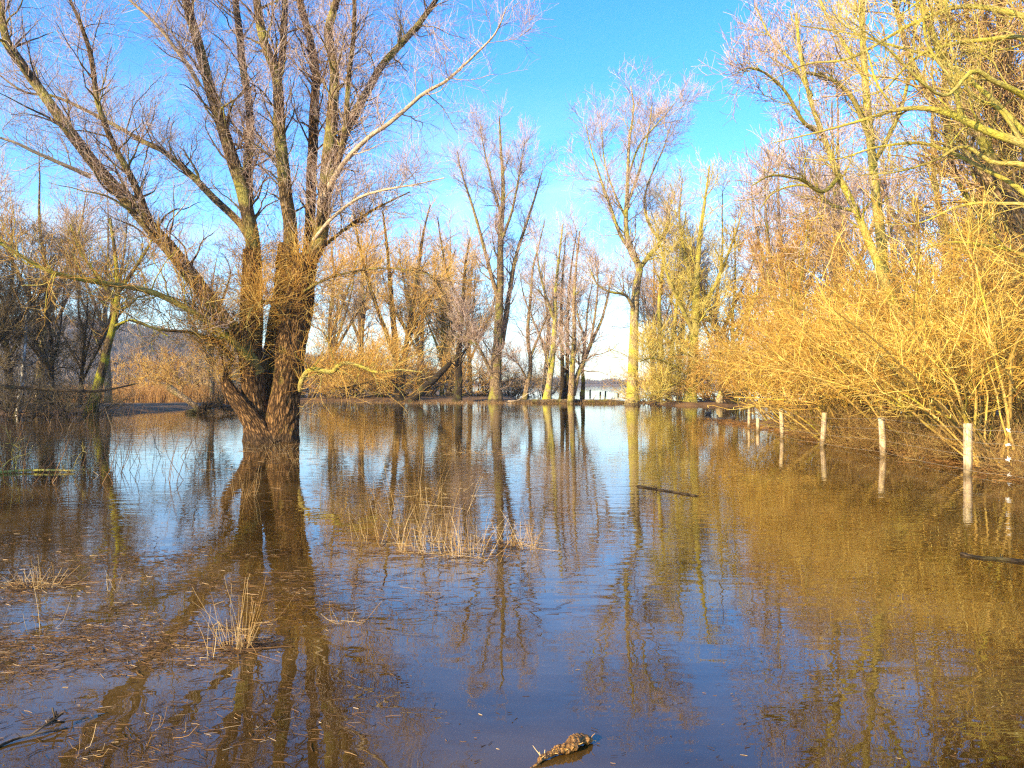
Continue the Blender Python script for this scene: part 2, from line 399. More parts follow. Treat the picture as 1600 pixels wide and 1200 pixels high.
# ------------------------------------------------------------------ setting: ground, water, hill
def ground_z(x, y):
    x = np.asarray(x, float); y = np.asarray(y, float)
    n = .05 * wob(x, y, .9) + .03 * wob(x, y, 2.7, 3)
    z = -.34 + n
    z = z + .22 * sm(9, 3, y) * sm(3, -3, x)                                     # shallow matted corner near the lens
    shoal = sm(-5.6, -4.2, x) * sm(-.55, -1.7, x) * sm(3.6, 4.7, y) * sm(7.6, 6.2, y)
    z = z + shoal * (.135 + .035 * wob(x, y * 1.4, 2.1, 1) + .02 * wob(x, y, 6.5, 4) + .012 * wob(x, y, 15, 2))
    edge = 9.25 + .35 * wob(y, y * .3, .35, 2)
    rb = sm(edge - .9, edge + .8, x) * sm(39, 33, y)
    z = z + rb * (.34 + .05 * np.clip(x - 9.5, 0, 20))
    z = z + .40 * np.exp(-((y - (66 + 2 * wob(x, 0, .15))) / 3.2) ** 2) * sm(-46, -38, x) * sm(13, 11, x) * (.75 + .35 * wob(x, 1, .45))
    z = z + .55 * sm(55, 58, y) * sm(72, 66, y) * sm(10.5, 12.5, x)              # strip on the right
    z = z + .60 * sm(72, 78, y) * sm(150, 140, y) * sm(3, -2, x) * sm(-26, -20, x)
    z = z + .55 * sm(40, 43, y) * sm(62, 58, y) * sm(-18.5, -22, x)               # left bank
    z = z + .40 * sm(70, 76, y) * sm(120, 100, y) * sm(-21, -24, x)               # reed belt
    z = z + .60 * sm(38, 60, x) * sm(20, 40, y) * sm(240, 200, y)
    z = z + 2.5 * sm(1000, 1040, y)
    z = z + 1.2 * sm(380, 420, y) * sm(-60, -90, x)
    z = z + .6 * sm(1, -4, y)                                                     # where the photographer stands
    return z

def axis(segs):
    return np.unique(np.concatenate([np.arange(a, b, s) for a, b, s in segs] + [[segs[-1][1]]]))
gx = axis([(-2600, -300, 100), (-300, -60, 12), (-60, -12, 1.2), (-12, -6, .3), (-6, .6, .07), (.6, 14, .3), (14, 60, 1.2), (60, 300, 12), (300, 2600, 100)])
gy = axis([(-200, -10, 10), (-10, 3.4, .4), (3.4, 8, .07), (8, 45, .4), (45, 160, 1.2), (160, 500, 14), (500, 3000, 60)])
X, Y = np.meshgrid(gx, gy)
V = np.stack([X, Y, ground_z(X, Y)], -1).reshape(-1, 3)
ix = np.arange(len(V)).reshape(X.shape)
Q = np.stack([ix[:-1, :-1], ix[:-1, 1:], ix[1:, 1:], ix[1:, :-1]], -1).reshape(-1, 4)
tag(mesh_obj('ground', V, Q, M['ground']), kind='structure')

gx = axis([(-2600, 2600, 1300)]); gy = axis([(-150, 2900, 1525)])
X, Y = np.meshgrid(gx, gy)
V = np.stack([X, Y, 0 * X], -1).reshape(-1, 3); ix = np.arange(len(V)).reshape(X.shape)
Q = np.stack([ix[:-1, :-1], ix[:-1, 1:], ix[1:, 1:], ix[1:, :-1]], -1).reshape(-1, 4)
tag(mesh_obj('water', V, Q, M['water'], smooth=False), kind='structure')

# wooded hill far on the left
gx = np.linspace(-900, -40, 130); gy = np.linspace(420, 900, 50)
X, Y = np.meshgrid(gx, gy)
prof = sm(-60, -420, X) ** .8 * 52 * (.9 + .1 * wob(X, 0, .012)) + 6
Z = prof * np.sin(np.clip((Y - 420) / 300, 0, 1) * PI / 2) ** .7 + .9 * wob(X, Y, .23) - 2
V = np.stack([X, Y, Z], -1).reshape(-1, 3); ix = np.arange(len(V)).reshape(X.shape)
Q = np.stack([ix[:-1, :-1], ix[:-1, 1:], ix[1:, 1:], ix[1:, :-1]], -1).reshape(-1, 4)
tag(mesh_obj('hill', V, Q, M['hillwood']), kind='structure')

def tufts(name, xy, z, h, w, m, label, cat, rng):
    """far wood: many small bare crowns, each a few upright leaning strokes"""
    n = len(xy)
    k = 9
    base = np.repeat(np.column_stack([xy, z]), k, axis=0)
    hh = np.repeat(h, k) * rng.uniform(.55, 1.0, n * k)
    ww = np.repeat(w, k)
    d = np.column_stack([rng.normal(0, 1, n * k) * ww, rng.normal(0, 1, n * k) * ww, hh])
    P = np.stack([base, base + d * [[.35, .35, .5]], base + d], 1)
    R = np.stack([ww * .10, ww * .28, ww * .04], 1) * rng.uniform(.7, 1.3, (n * k, 1))
    V, Q, A = tubes(P, R, 3, rng=rng)
    return tag(mesh_obj(name, V, Q, m, attrs=A), label, cat, kind='stuff')

r = np.random.default_rng(3)
n = 5200
hx = r.uniform(-900, -45, n); hy = 420 + 330 * r.uniform(0, 1, n) ** 1.4
hz = (sm(-60, -420, hx) ** .8 * 52 * (.9 + .1 * wob(hx, 0, .012)) + 6) * np.sin(np.clip((hy - 420) / 300, 0, 1) * PI / 2) ** .7 - 3
M['hilltwig'] = twig_mat('hill trees', [(0, (.05, .038, .036)), (.5, (.11, .08, .065)), (1, (.20, .14, .09))])
tufts('hillside_wood', np.column_stack([hx, hy]), hz, r.uniform(6, 12, n), r.uniform(1.6, 3, n), M['hilltwig'],
      'bare purplish brown wood covering the far hill on the left', 'wood', r)
n = 2600
fx = r.uniform(-300, 900, n); fy = r.uniform(1020, 1100, n)
tufts('far_wood', np.column_stack([fx, fy]), np.full(n, 1.), (9 + 5 * wob(fx, 0, .03)) * r.uniform(.6, 1.1, n), r.uniform(2, 4, n), M['hilltwig'],
      'thin bluish line of trees on the far shore of the lake', 'wood', r)

# ------------------------------------------------------------------ the big flooded willow
def make_willow():
    rng = np.random.default_rng(21)
    YB = 21.9
    base = np.array([(415 - 800) / F * YB, YB, 0.])
    root = thing('willow_tree', base, 'huge old multi-stemmed willow with furrowed trunk standing in the water', 'tree')
    S = YB / F
    def path(pts):  # pts: (px, py, depth offset)
        return [at(x, y, YB + d) for x, y, d in pts]
    # right and left boles, built as thick furrowed trunks
    def bole(name, pts, r, k=90, S_=64, flare=(.45, .35), m='willow_bark', ridges=13):
        P = spline(path(pts), k)[None]; rr = np.interp(np.linspace(0, 1, k), np.linspace(0, 1, len(r)), r)[None]
        tube_obj(name, [(P, rr, S_)], M[m], root, base, rough=.09, ridges=ridges, flare=flare, rng=rng)
        return P, rr
    t1 = bole('trunk', [(436, 705, 0), (441, 660, .05), (447, 610, .1), (456, 540, .15), (468, 470, .2), (478, 400, .3)], [0.44, 0.414, 0.405, 0.396, 0.37, 0.317])
    t2 = bole('trunk', [(410, 705, .3), (403, 660, .25), (395, 610, .2), (392, 550, .25), (393, 470, .3), (394, 390, .3)], [0.405, 0.352, 0.317, 0.317, 0.29, 0.246])
    t3 = bole('trunk', [(425, 700, 1.0), (425, 620, 1.1), (430, 540, 1.1), (444, 450, 1.0), (452, 380, .8)], [.36, .32, .30, .30, .28], ridges=9)
    t4 = bole('trunk', [(415, 700, -.25), (398, 665, -.2), (375, 632, -.2), (357, 606, -.1), (352, 590, 0)], [.36, .27, .21, .18, .15], k=50, S_=40, ridges=7, flare=(.3, .3))
    # limb spec: points, r0, r1, bark, side shoots, shoot length, twig colour
    LB = [
        ([(400, 585, .2), (378, 535, 0), (345, 495, -.3), (290, 420, -.6), (230, 350, -.9), (150, 260, -1.2), (98, 190, -1.4), (30, 95, -1.6), (6, 50, -1.7), (0, -40, -1.8)], .36, .10, 'limb_bark', 34, (1.2, 2.6)),
        ([(246, 378, -.8), (225, 325, -1.1), (205, 278, -1.3), (172, 215, -1.6), (152, 160, -1.8), (140, 85, -2.), (125, 40, -2.1), (100, -20, -2.3)], .15, .05, 'limb_bark', 22, (.9, 2.)),
        ([(398, 385, .3), (375, 348, .5), (330, 305, .8), (290, 264, 1.1), (258, 238, 1.3), (225, 222, 1.5), (160, 185, 1.8), (88, 152, 2.1), (40, 145, 2.3), (-10, 110, 2.5)], .17, .03, 'limb_bark', 26, (.9, 2.2)),
        ([(390, 560, -.1), (365, 535, -.5), (330, 505, -.9), (280, 475, -1.4), (225, 452, -1.9), (150, 440, -2.5), (95, 428, -3.), (55, 412, -3.3), (0, 378, -3.6), (-40, 360, -3.8)], .14, .04, 'lit_bark', 26, (.8, 1.8)),
        ([(142, 276, -1.2), (110, 262, -1.5), (60, 240, -1.9), (20, 222, -2.2), (-40, 205, -2.5)], .09, .03, 'dead_bark', 9, (.6, 1.5)),
        ([(398, 420, .3), (392, 360, .2), (378, 295, .1), (352, 215, 0), (328, 140, -.1), (310, 70, -.2), (290, 0, -.3), (276, -60, -.4)], .30, .13, 'limb_bark', 30, (1., 2.2)),
        ([(312, 135, -.1), (295, 105, -.3), (275, 78, -.5), (245, 40, -.7), (205, 3, -.9), (170, -30, -1.)], .09, .04, 'dead_bark', 12, (.7, 1.6)),
        ([(388, 320, .2), (388, 255, .6), (390, 170, .9), (378, 90, 1.), (368, 0, 1.1), (362, -60, 1.1)], .19, .11, 'limb_bark', 24, (.9, 2.)),
        ([(456, 430, .7), (453, 350, .5), (445, 290, .3), (437, 200, .1), (432, 120, 0), (414, 70, -.1), (402, 10, -.2), (392, -60, -.3)], .30, .12, 'limb_bark', 30, (.9, 2.)),
        ([(434, 130, 0), (443, 70, .2), (445, 0, .4), (447, -60, .5)], .14, .10, 'limb_bark', 12, (.8, 1.8)),
        ([(470, 440, .9), (482, 380, 1.1), (486, 280, 1.3), (490, 190, 1.4), (494, 120, 1.5), (488, 75, 1.5), (470, 0, 1.5), (462, -60, 1.5)], .24, .12, 'willow_bark', 24, (.9, 2.)),
        ([(478, 420, .3), (500, 370, .1), (510, 270, 0), (518, 190, 0), (522, 110, 0), (512, 50, 0), (528, -10, 0), (534, -60, 0)], .30, .10, 'limb_bark', 28, (.9, 2.)),
        ([(508, 300, 0), (535, 230, -.3), (542, 160, -.4), (546, 110, -.5), (554, 40, -.6), (552, -50, -.7)], .12, .07, 'limb_bark', 14, (.8, 1.7)),
        ([(502, 350, .1), (520, 262, .5), (542, 200, .8), (575, 140, 1.), (602, 95, 1.2), (648, 45, 1.4), (684, -5, 1.6), (710, -50, 1.7)], .22, .08, 'limb_bark', 26, (.8, 1.9)),
        ([(498, 320, -.1), (535, 258, -.6), (575, 216, -1.), (612, 190, -1.3), (662, 147, -1.6), (700, 125, -1.9), (742, 86, -2.2), (774, 52, -2.4), (792, 10, -2.5)], .105, .02, 'dead_bark', 14, (.6, 1.5)),
        ([(490, 375, .0), (520, 340, -.4), (560, 310, -.9), (600, 297, -1.3), (650, 288, -1.7), (695, 278, -2.)], .075, .018, 'dead_bark', 12, (.5, 1.3)),
        ([(487, 400, .2), (530, 365, .8), (580, 330, 1.3), (640, 300, 1.8)], .09, .025, 'limb_bark', 9, (.6, 1.3)),
        ([(468, 610, .0), (474, 590, -.2), (488, 577, -.4), (518, 581, -.8), (535, 568, -1.), (560, 571, -1.2), (590, 582, -1.5), (622, 578, -1.8), (660, 582, -2.)], .115, .02, 'lit_bark', 16, (.5, 1.2)),
        ([(352, 600, 0), (353, 580, -.1), (362, 560, -.1), (340, 535, -.4), (300, 520, -.9), (250, 515, -1.4), (200, 500, -1.8)], .11, .03, 'limb_bark', 16, (.7, 1.5)),
        ([(455, 470, .1), (500, 440, -.4), (545, 425, -.9), (600, 418, -1.4), (660, 425, -1.9), (690, 440, -2.1)], .055, .015, 'limb_bark', 16, (.6, 1.4)),
        ([(440, 490, -.2), (420, 470, -.6), (395, 480, -1.), (385, 505, -1.2)], .06, .02, 'limb_bark', 8, (.4, 1.0)),
    ]
    for spec in LB:
        pts, r0, r1, bark, n1, L1 = spec
        P, R = limb(path(pts), r0 * .72, r1 * .72, k=34, wig=.03, rng=rng)
        n1 = int(n1 * 1.35)
        low = np.mean([p[1] for p in pts]) > 330
        P1, R1 = grow(rng, P, R, n1, t=(.12, 1), ang=(30, 75), L=(L1[0], L1[1] * 1.15), fall=.25, rr=.40, rmax=.05, rtip=.007, K=10, wig=.20, up=.25, curve=.55)
        V, Q, A = tubes(P, R, 18, .10, 0, rng)
        V, Q, A = merge([(V, Q, A), tubes(P1, R1, 5, rng=rng)])
        lo = mesh_obj('limb', V - base, Q, M[bark], root, attrs=A)
        k2, k3, k4 = (11, 44, 6) if low else (10, 46, 2.5)
        P2, R2 = grow(rng, P1, R1, int(n1 * k2), t=(.1, 1), ang=(28, 72), L=(.5, 1.5), fall=.3, rr=.6, rmax=.012, rtip=.0035, K=7, wig=.19, up=.16, curve=.4)
        P3, R3 = grow(rng, P2, R2, int(n1 * k3), t=(.1, 1), ang=(25, 65), L=(.25, .85), fall=.3, rr=.75, rmax=.0065, rtip=.0028, K=5, wig=.17, up=.12, curve=.3)
        # water shoots straight off the limb
        P4, R4 = grow(rng, P, R, int(n1 * k4), t=(.02, .8), ang=(40, 95), L=(.4, 1.4), fall=.3, rr=.2, rmax=.008, rtip=.0035, K=6, wig=.2, up=.3, curve=.6)
        tube_obj('twigs', [(P2, R2, 3), (P3, R3, 3), (P4, R4, 3)], M['twig_gold' if low else 'twig_lilac'], lo, base, rng=rng)  # upper limbs get the twigs tinted for sky bloom
    # bushy golden shoots round the crown of the boles
    sets = []
    for (P, R), n, ta in ((t1, 230, .64), (t2, 260, .62), (t3, 90, .68), (t4, 40, .75)):
        a, b = grow(rng, P, R, n, t=(ta, 1), ang=(35, 95), L=(.5, 2.0), fall=.1, rr=.05, rmax=.011, rtip=.004, K=8, wig=.26, up=.12, curve=.25, minz=1.5)
        c, d = grow(rng, a, b, n * 6, t=(.15, 1), ang=(25, 65), L=(.25, .8), fall=.2, rr=.8, rmax=.007, rtip=.003, K=5, wig=.22, up=.05, curve=.1)
        c, d = (c[c[:, :, 2].min(1) > 1.45], d[c[:, :, 2].min(1) > 1.45])
        sets += [(a, b, 3), (c, d, 3)]
    tube_obj('water_shoots', sets, M['twig_gold'], root, base, rng=rng)
    return root
make_willow()

# ------------------------------------------------------------------ trees in general
def make_tree(name, label, base_px, YB, stems, seed, bark='grey_bark', twig='twig_brown', n1=12, L1=(2, 4), n2=9, L2=(1, 2.2), n3=5, L3=(.5, 1.3),
              rt=.010, up=.22, group=None, cat='tree', base_xyz=None, ang=(25, 60), t1=(.2, 1), sz=1.0, curve=.5, wig=.19, ridges=0, wl=.02, n4=0, slim=.8):
    """stems: list of ([(px, py, dY)...], r0, r1); first is the trunk. Shoots are grown off them in three orders."""
    rng = np.random.default_rng(seed)
    base = np.array([(base_px[0] - 800) / F * YB, YB, 0.]) if base_xyz is None else np.asarray(base_xyz, float)
    root = thing(name, base, label, cat, group)
    for i, (pts, r0, r1) in enumerate(stems):
        W = [at(x, y, YB + d) for x, y, d in pts] if base_xyz is None else [np.asarray(p, float) + base for p in pts]
        P, R = limb(W, r0 * slim, r1 * slim, k=26, wig=wl, rng=rng)
        lo, hi = (t1 if i == 0 else (.12, 1))
        ln = np.linalg.norm(np.diff(P[0], axis=0), axis=1).sum()
        k = max(4, int(n1 * (1 if i == 0 else .8)))
        P1, R1 = grow(rng, P, R, k, t=(lo, hi), ang=ang, L=L1, fall=.45, rr=.45, rmax=.11 * sz, rtip=rt * 1.2, K=10, wig=wig, up=up, curve=curve)
        P2, R2 = grow(rng, P1, R1, len(P1) * n2, t=(.12, 1), ang=(25, 68), L=L2, fall=.35, rr=.55, rmax=.035 * sz, rtip=rt, K=6, wig=wig, up=up * .7, curve=curve * .7)
        P3, R3 = grow(rng, P2, R2, len(P2) * n3, t=(.1, 1), ang=(22, 62), L=L3, fall=.3, rr=.7, rmax=rt * 1.5, rtip=rt * .7, K=4, wig=wig, up=up * .5, curve=curve * .5)
        S2 = [(P2, R2, 3), (P3, R3, 3)]
        if n4:
            P4, R4 = grow(rng, P, R, n4, t=(.05, 1), ang=(40, 95), L=(.5, 2), fall=.2, rr=.3, rmax=rt * 1.6, rtip=rt * .7, K=5, wig=.15, up=.4, curve=.6)
            P5, R5 = grow(rng, P4, R4, n4 * 5, t=(.1, 1), ang=(25, 60), L=(.3, 1), fall=.2, rr=.8, rmax=rt, rtip=rt * .6, K=4, wig=.15, up=.2, curve=.3)
            S2 += [(P4, R4, 3), (P5, R5, 3)]
        V, Q, A = tubes(P, R, 20 if i == 0 else 12, .08, ridges if i == 0 else 0, rng, (.5, .45) if i == 0 else None)
        V, Q, A = merge([(V, Q, A), tubes(P1, R1, 5, rng=rng)])
        lo_ = mesh_obj('trunk' if i == 0 else 'limb', V - base, Q, M[bark], root, attrs=A)
        tube_obj('twigs', S2, M[twig], lo_, base, rng=rng)
    return root

# --- middle distance, left to right
G_MID = 'bare trees standing along the flooded middle bank'
make_tree('willow_tree', 'spreading multi-stemmed willow in the middle bank above the slanted dark trunk', (625, 626), 74,
          [([(625, 632, 0), (622, 590, 0), (618, 540, 0), (612, 470, 0), (606, 400, 0), (598, 330, 0)], .55, .10),
           ([(628, 600, 0), (632, 560, .5), (640, 500, 1), (652, 430, 1), (660, 370, 1), (672, 320, 1)], .40, .07),
           ([(618, 560, 0), (596, 500, -1), (575, 440, -1.5), (560, 380, -2), (552, 330, -2)], .30, .06),
           ([(632, 545, 0), (655, 490, 1.5), (690, 440, 2.5), (712, 390, 3)], .25, .05),
           ([(620, 600, -.3), (600, 592, -1.5), (570, 598, -2.5), (540, 606, -3.5), (520, 605, -4)], .22, .06)],
          101, bark='dark_bark', twig='twig_gold', n1=14, L1=(2.5, 5), n2=9, n3=6, rt=.010, group=G_MID, n4=120)
make_tree('alder_tree', 'dark slim trunk with forked limbs standing between the slanted trunk and the tall twin tree', (716, 628), 72,
          [([(714, 634, 0), (717, 600, 0), (716, 560, 0), (719, 510, 0), (724, 460, 0), (728, 410, 0), (735, 370, 0)], .50, .08),
           ([(719, 520, 0), (706, 490, -.5), (694, 460, -1), (672, 430, -1.5), (645, 418, -2)], .22, .06),
           ([(718, 560, 0), (735, 535, .8), (752, 512, 1.4), (770, 490, 2)], .18, .06),
           ([(722, 480, 0), (700, 430, 1), (690, 380, 1.5), (684, 340, 1.8)], .16, .05)],
          102, bark='dark_bark', twig='twig_brown', n1=11, L1=(2, 4), n2=8, n3=5, rt=.010, group=G_MID, n4=60)
make_tree('poplar_tree', 'tall twin-trunked tree left of centre, its rounded pinkish crown above the rest', (775, 628), 70,
          [([(774, 634, 0), (775, 600, 0), (776, 560, 0), (779, 500, 0), (781, 430, 0), (782, 360, 0), (786, 290, 0), (782, 225, 0), (780, 180, 0)], .72, .05),
           ([(782, 545, .3), (790, 500, .6), (797, 450, .8), (806, 400, 1), (822, 350, 1.3), (838, 300, 1.5), (846, 270, 1.6)], .36, .05),
           ([(779, 470, 0), (765, 420, -.6), (752, 370, -1), (738, 320, -1.5), (722, 270, -2), (715, 235, -2.2)], .26, .04),
           ([(782, 380, 0), (800, 330, -.5), (812, 270, -1), (820, 220, -1.2)], .18, .04),
           ([(784, 340, 0), (770, 290, 1), (758, 240, 1.4), (750, 200, 1.6)], .16, .04),
           ([(772, 590, -.2), (757, 560, -.8), (742, 530, -1.3), (724, 500, -1.8), (706, 470, -2)], .22, .05)],
          103, bark='grey_bark', twig='twig_lilac', n1=22, L1=(2.2, 5), n2=9, n3=6, rt=.010, group=G_MID, up=.3, n4=60, ridges=9)
make_tree('alder_tree', 'slender crooked tree just right of the tall twin-trunked tree', (822, 627), 71,
          [([(818, 632, 0), (824, 600, 0), (829, 570, 0), (824, 520, 0), (828, 470, 0), (832, 420, 0), (842, 380, 0), (850, 345, 0)], .30, .05),
           ([(828, 560, 0), (842, 525, .5), (856, 490, 1), (866, 455, 1.2)], .17, .04),
           ([(822, 590, -.2), (812, 572, -.8), (800, 560, -1.2), (790, 552, -1.6)], .12, .04)],
          104, bark='grey_bark', twig='twig_lilac', n1=17, L1=(2, 4.4), n2=8, n3=5, rt=.010, group=G_MID, n4=40)
make_tree('alder_tree', 'mossy trunk leaning right, first of the tight cluster in front of the lake', (856, 629), 68,
          [([(853, 634, 0), (858, 600, 0), (863, 560, 0), (867, 510, 0), (868, 460, 0), (874, 400, 0), (880, 350, 0)], .42, .06),
           ([(866, 500, 0), (852, 460, -.8), (842, 420, -1.2), (838, 385, -1.4)], .18, .05)],
          105, bark='pale_bark', twig='twig_lilac', n1=17, L1=(2, 4.4), n2=8, n3=5, rt=.010, group=G_MID, n4=40)
make_tree('alder_tree', 'pair of dark straight stems at the back of the tight cluster', (880, 629), 70,
          [([(877, 634, 0), (879, 590, 0), (878, 540, 0), (877, 480, 0), (880, 420, 0), (884, 370, 0)], .30, .05),
           ([(884, 634, .2), (886, 590, .3), (887, 530, .3), (888, 470, .3), (894, 410, .3), (902, 360, .3)], .28, .05)],
          106, bark='dark_bark', twig='twig_brown', n1=10, L1=(1.6, 3.2), n2=8, n3=5, rt=.010, group=G_MID, n4=30)
make_tree('alder_tree', 'orange barked tree whose second trunk leans away to the right over the lake gap', (893, 630), 65,
          [([(892, 636, 0), (893, 600, 0), (895, 560, 0), (897, 520, 0), (896, 470, 0), (900, 410, 0), (905, 360, 0)], .36, .06),
           ([(895, 618, .1), (903, 585, .4), (914, 560, .7), (926, 530, 1), (940, 500, 1.2), (950, 460, 1.4), (956, 430, 1.5)], .30, .06),
           ([(915, 560, .7), (912, 525, 1), (904, 500, 1.2), (900, 470, 1.4)], .16, .05),
           ([(922, 540, .9), (930, 490, .6), (934, 440, .4), (930, 400, .3)], .14, .05)],
          107, bark='grey_bark', twig='twig_lilac', n1=17, L1=(2, 4.4), n2=8, n3=5, rt=.010, group=G_MID, n4=30)
make_tree('alder_tree', 'short green stem at the right end of the tight cluster', (910, 628), 72,
          [([(909, 633, 0), (911, 600, 0), (910, 570, 0), (914, 530, 0), (918, 480, 0), (926, 440, 0)], .26, .05)],
          108, bark='moss_bark', twig='twig_brown', n1=10, L1=(1.5, 3), n2=7, n3=4, rt=.010, group=G_MID)
make_tree('poplar_tree', 'tallest pale tree right of centre with a high fork and wide airy crown', (988, 632), 61,
          [([(987, 640, 0), (988, 600, 0), (990, 560, 0), (991, 500, 0), (994, 450, 0), (999, 418, 0), (985, 392, -.3), (978, 350, -.5), (980, 300, -.6), (982, 230, -.7), (990, 170, -.8), (985, 135, -.8)], .56, .04),
           ([(999, 420, 0), (1015, 398, .3), (1030, 380, .5), (1042, 352, .7), (1045, 325, .8)], .26, .14),
           ([(992, 492, 0), (985, 472, -.5), (975, 460, -.9), (950, 455, -1.4), (932, 442, -1.8), (922, 420, -2)], .20, .05),
           ([(984, 390, -.3), (968, 365, -.8), (955, 325, -1.2), (942, 290, -1.6), (925, 240, -2), (915, 195, -2.2)], .19, .04),
           ([(1032, 378, .5), (1012, 345, .9), (1007, 315, 1.2), (1015, 280, 1.4), (1035, 235, 1.6), (1050, 190, 1.8)], .16, .04),
           ([(980, 320, -.6), (998, 270, 0), (1012, 215, .4), (1020, 160, .6)], .15, .04),
           ([(980, 345, -.5), (960, 300, .5), (945, 250, 1), (940, 190, 1.3)], .13, .04),
           ([(983, 270, -.7), (1000, 225, -1.3), (1030, 190, -1.8), (1055, 160, -2.1)], .11, .035)],
          109, bark='pale_bark', twig='twig_lilac', n1=22, L1=(2.4, 5.4), n2=9, n3=6, rt=.009, group=G_MID, t1=(.45, 1), n4=0, ang=(28, 62), ridges=9)
make_tree('maple_tree', 'bright mossy trunk with low yellow boughs right of the tallest pale tree', (1078, 632), 60,
          [([(1078, 640, 0), (1080, 600, 0), (1083, 560, 0), (1086, 500, 0), (1088, 440, 0), (1092, 380, 0), (1100, 320, 0), (1108, 260, 0)], .62, .06),
           ([(1084, 520, 0), (1060, 470, -.8), (1040, 420, -1.3), (1030, 370, -1.6)], .22, .05),
           ([(1086, 500, 0), (1115, 450, .6), (1140, 390, 1), (1160, 330, 1.4)], .24, .05),
           ([(1087, 460, 0), (1070, 400, 1), (1062, 340, 1.5), (1066, 280, 1.8)], .20, .05),
           ([(1079, 600, -.3), (1055, 600, -1.2), (1030, 612, -2), (1012, 622, -2.6)], .14, .05),
           ([(1080, 590, -.3), (1050, 570, -1.4), (1020, 560, -2.4), (1000, 565, -3)], .14, .05)],
          110, bark='lit_bark', twig='twig_yellow', n1=16, L1=(2, 4.6), n2=10, n3=6, rt=.011, group=G_MID, n4=100)
make_tree('maple_tree', 'pair of thin yellow trunks close behind the tallest pale tree', (1035, 630), 66,
          [([(1028, 636, 0), (1030, 590, 0), (1033, 540, 0), (1030, 480, 0), (1036, 420, 0), (1040, 360, 0), (1046, 300, 0)], .36, .05),
           ([(1044, 636, .4), (1046, 590, .5), (1050, 540, .5), (1058, 470, .6), (1062, 400, .6), (1072, 330, .6)], .34, .05)],
          111, bark='lit_bark', twig='twig_gold', n1=16, L1=(2, 4.4), n2=9, n3=6, rt=.011, group=G_MID, n4=80)

def log(name, label, pts, r0, r1, bark, seed, cat='log', shoots=6, L=(.3, 1.), k=30, group=None, rough=.14):
    rng = np.random.default_rng(seed)
    base = np.mean(np.asarray(pts), axis=0)
    P, R = limb(pts, r0, r1, k=k, wig=.02, rng=rng)
    R[0, 0] *= .35; R[0, -1] *= .3
    parts = [tubes(P, R, 14, rough, 0, rng)]
    if shoots:
        P1, R1 = grow(rng, P, R, shoots, t=(.1, 1), ang=(30, 80), L=L, rr=.4, rmax=.06, rtip=.006, K=6, wig=.2, up=.2, curve=.2, minz=-.3)
        P2, R2 = grow(rng, P1, R1, shoots * 4, t=(.2, 1), ang=(30, 70), L=(L[0] * .4, L[1] * .5), rr=.6, rmax=.02, rtip=.005, K=5, wig=.2, up=.1, curve=.1, minz=-.3)
        parts += [tubes(P1, R1, 5, rng=rng), tubes(P2, R2, 3, rng=rng)]
    V, Q, A = merge(parts)
    o = tag(mesh_obj(name, V - base, Q, M[bark], attrs=A), label, cat, group)
    o.location = [float(v) for v in base]
    return o

log('fallen_tree', 'black slanted trunk rising from the water in the middle distance', [at(638, 634, 71), at(655, 612, 71), at(680, 592, 71.5), at(705, 565, 72), at(722, 545, 72.4)], .50, .10, 'dark_bark', 7, shoots=12, L=(.8, 2.2))
log('broken_log', 'thin brown broken log slanting out of the water left of the big willow', [at(262, 604, 46), at(285, 620, 45.6), at(306, 634, 45.2), at(330, 644, 45)], .20, .13, 'grey_bark', 8, shoots=4, L=(.4, 1.2))
log('root_plate', 'dark uprooted tangle at the foot of the broken log', [at(290, 646, 43), at(312, 640, 43), at(335, 634, 43.2), at(362, 640, 43)], .16, .10, 'dark_bark', 9, shoots=60, L=(.4, 1.2), rough=.4)
log('fallen_branch', 'long dark bough lying level across the left bank', [at(-20, 603, 38), at(60, 607, 38), at(110, 610, 38), at(150, 611, 38), at(185, 605, 38), at(215, 598, 38)], .10, .03, 'dark_bark', 10, shoots=10, L=(.6, 1.6), cat='branch')
log('broken_stump', 'pale snapped stump beside a dark leaning log under the yellow trees', [at(1124, 636, 58), at(1125, 622, 58), at(1129, 612, 58)], .30, .24, 'pale_bark', 12, shoots=3, L=(.5, 1), cat='stump')
log('leaning_log', 'dark log leaning down to the right from the pale snapped stump', [at(1129, 608, 57.6), at(1137, 622, 57.6), at(1152, 636, 57.8)], .20, .30, 'dark_bark', 13, shoots=3, L=(.4, .9))
log('fallen_branch', 'bleached forked branch in the water at the foot of the slender crooked tree', [at(793, 627, 69), at(808, 626, 69), at(820, 619, 69), at(826, 614, 69)], .08, .03, 'dead_bark', 14, shoots=4, L=(.4, 1), cat='branch')

# --- background fillers: three grown prototypes, copied
def proto_tree(seed, h, bark, twig, spread, label, rt=.016, n1=26, name='bare_tree', n2=9, n3=6):
    rng = np.random.default_rng(seed)
    stems = [([(0, 0, -.5), (.1, .1, h * .2), (rng.uniform(-.5, .5), .3, h * .45), (rng.uniform(-.8, .8), 0, h * .7), (rng.uniform(-.8, .8), 0, h)], h * .022, .03)]
    for _ in range(4):
        a = rng.uniform(0, 2 * PI); z0 = rng.uniform(.15, .42) * h; q = spread * rng.uniform(.6, 1)
        stems.append(([(0.1, .1, z0), (math.cos(a) * q * .4, math.sin(a) * q * .4, z0 + h * .18), (math.cos(a) * q * .8, math.sin(a) * q * .8, z0 + h * .36), (math.cos(a) * q, math.sin(a) * q, min(h * .95, z0 + h * .55))], h * .012, .03))
    return make_tree(name, label, None, 0, stems, seed, bark=bark, twig=twig, n1=n1, L1=(h * .14, h * .3), n2=n2, L2=(h * .06, h * .14), n3=n3, L3=(h * .03, h * .08), rt=rt, base_xyz=(0, 0, 0), wl=.04)

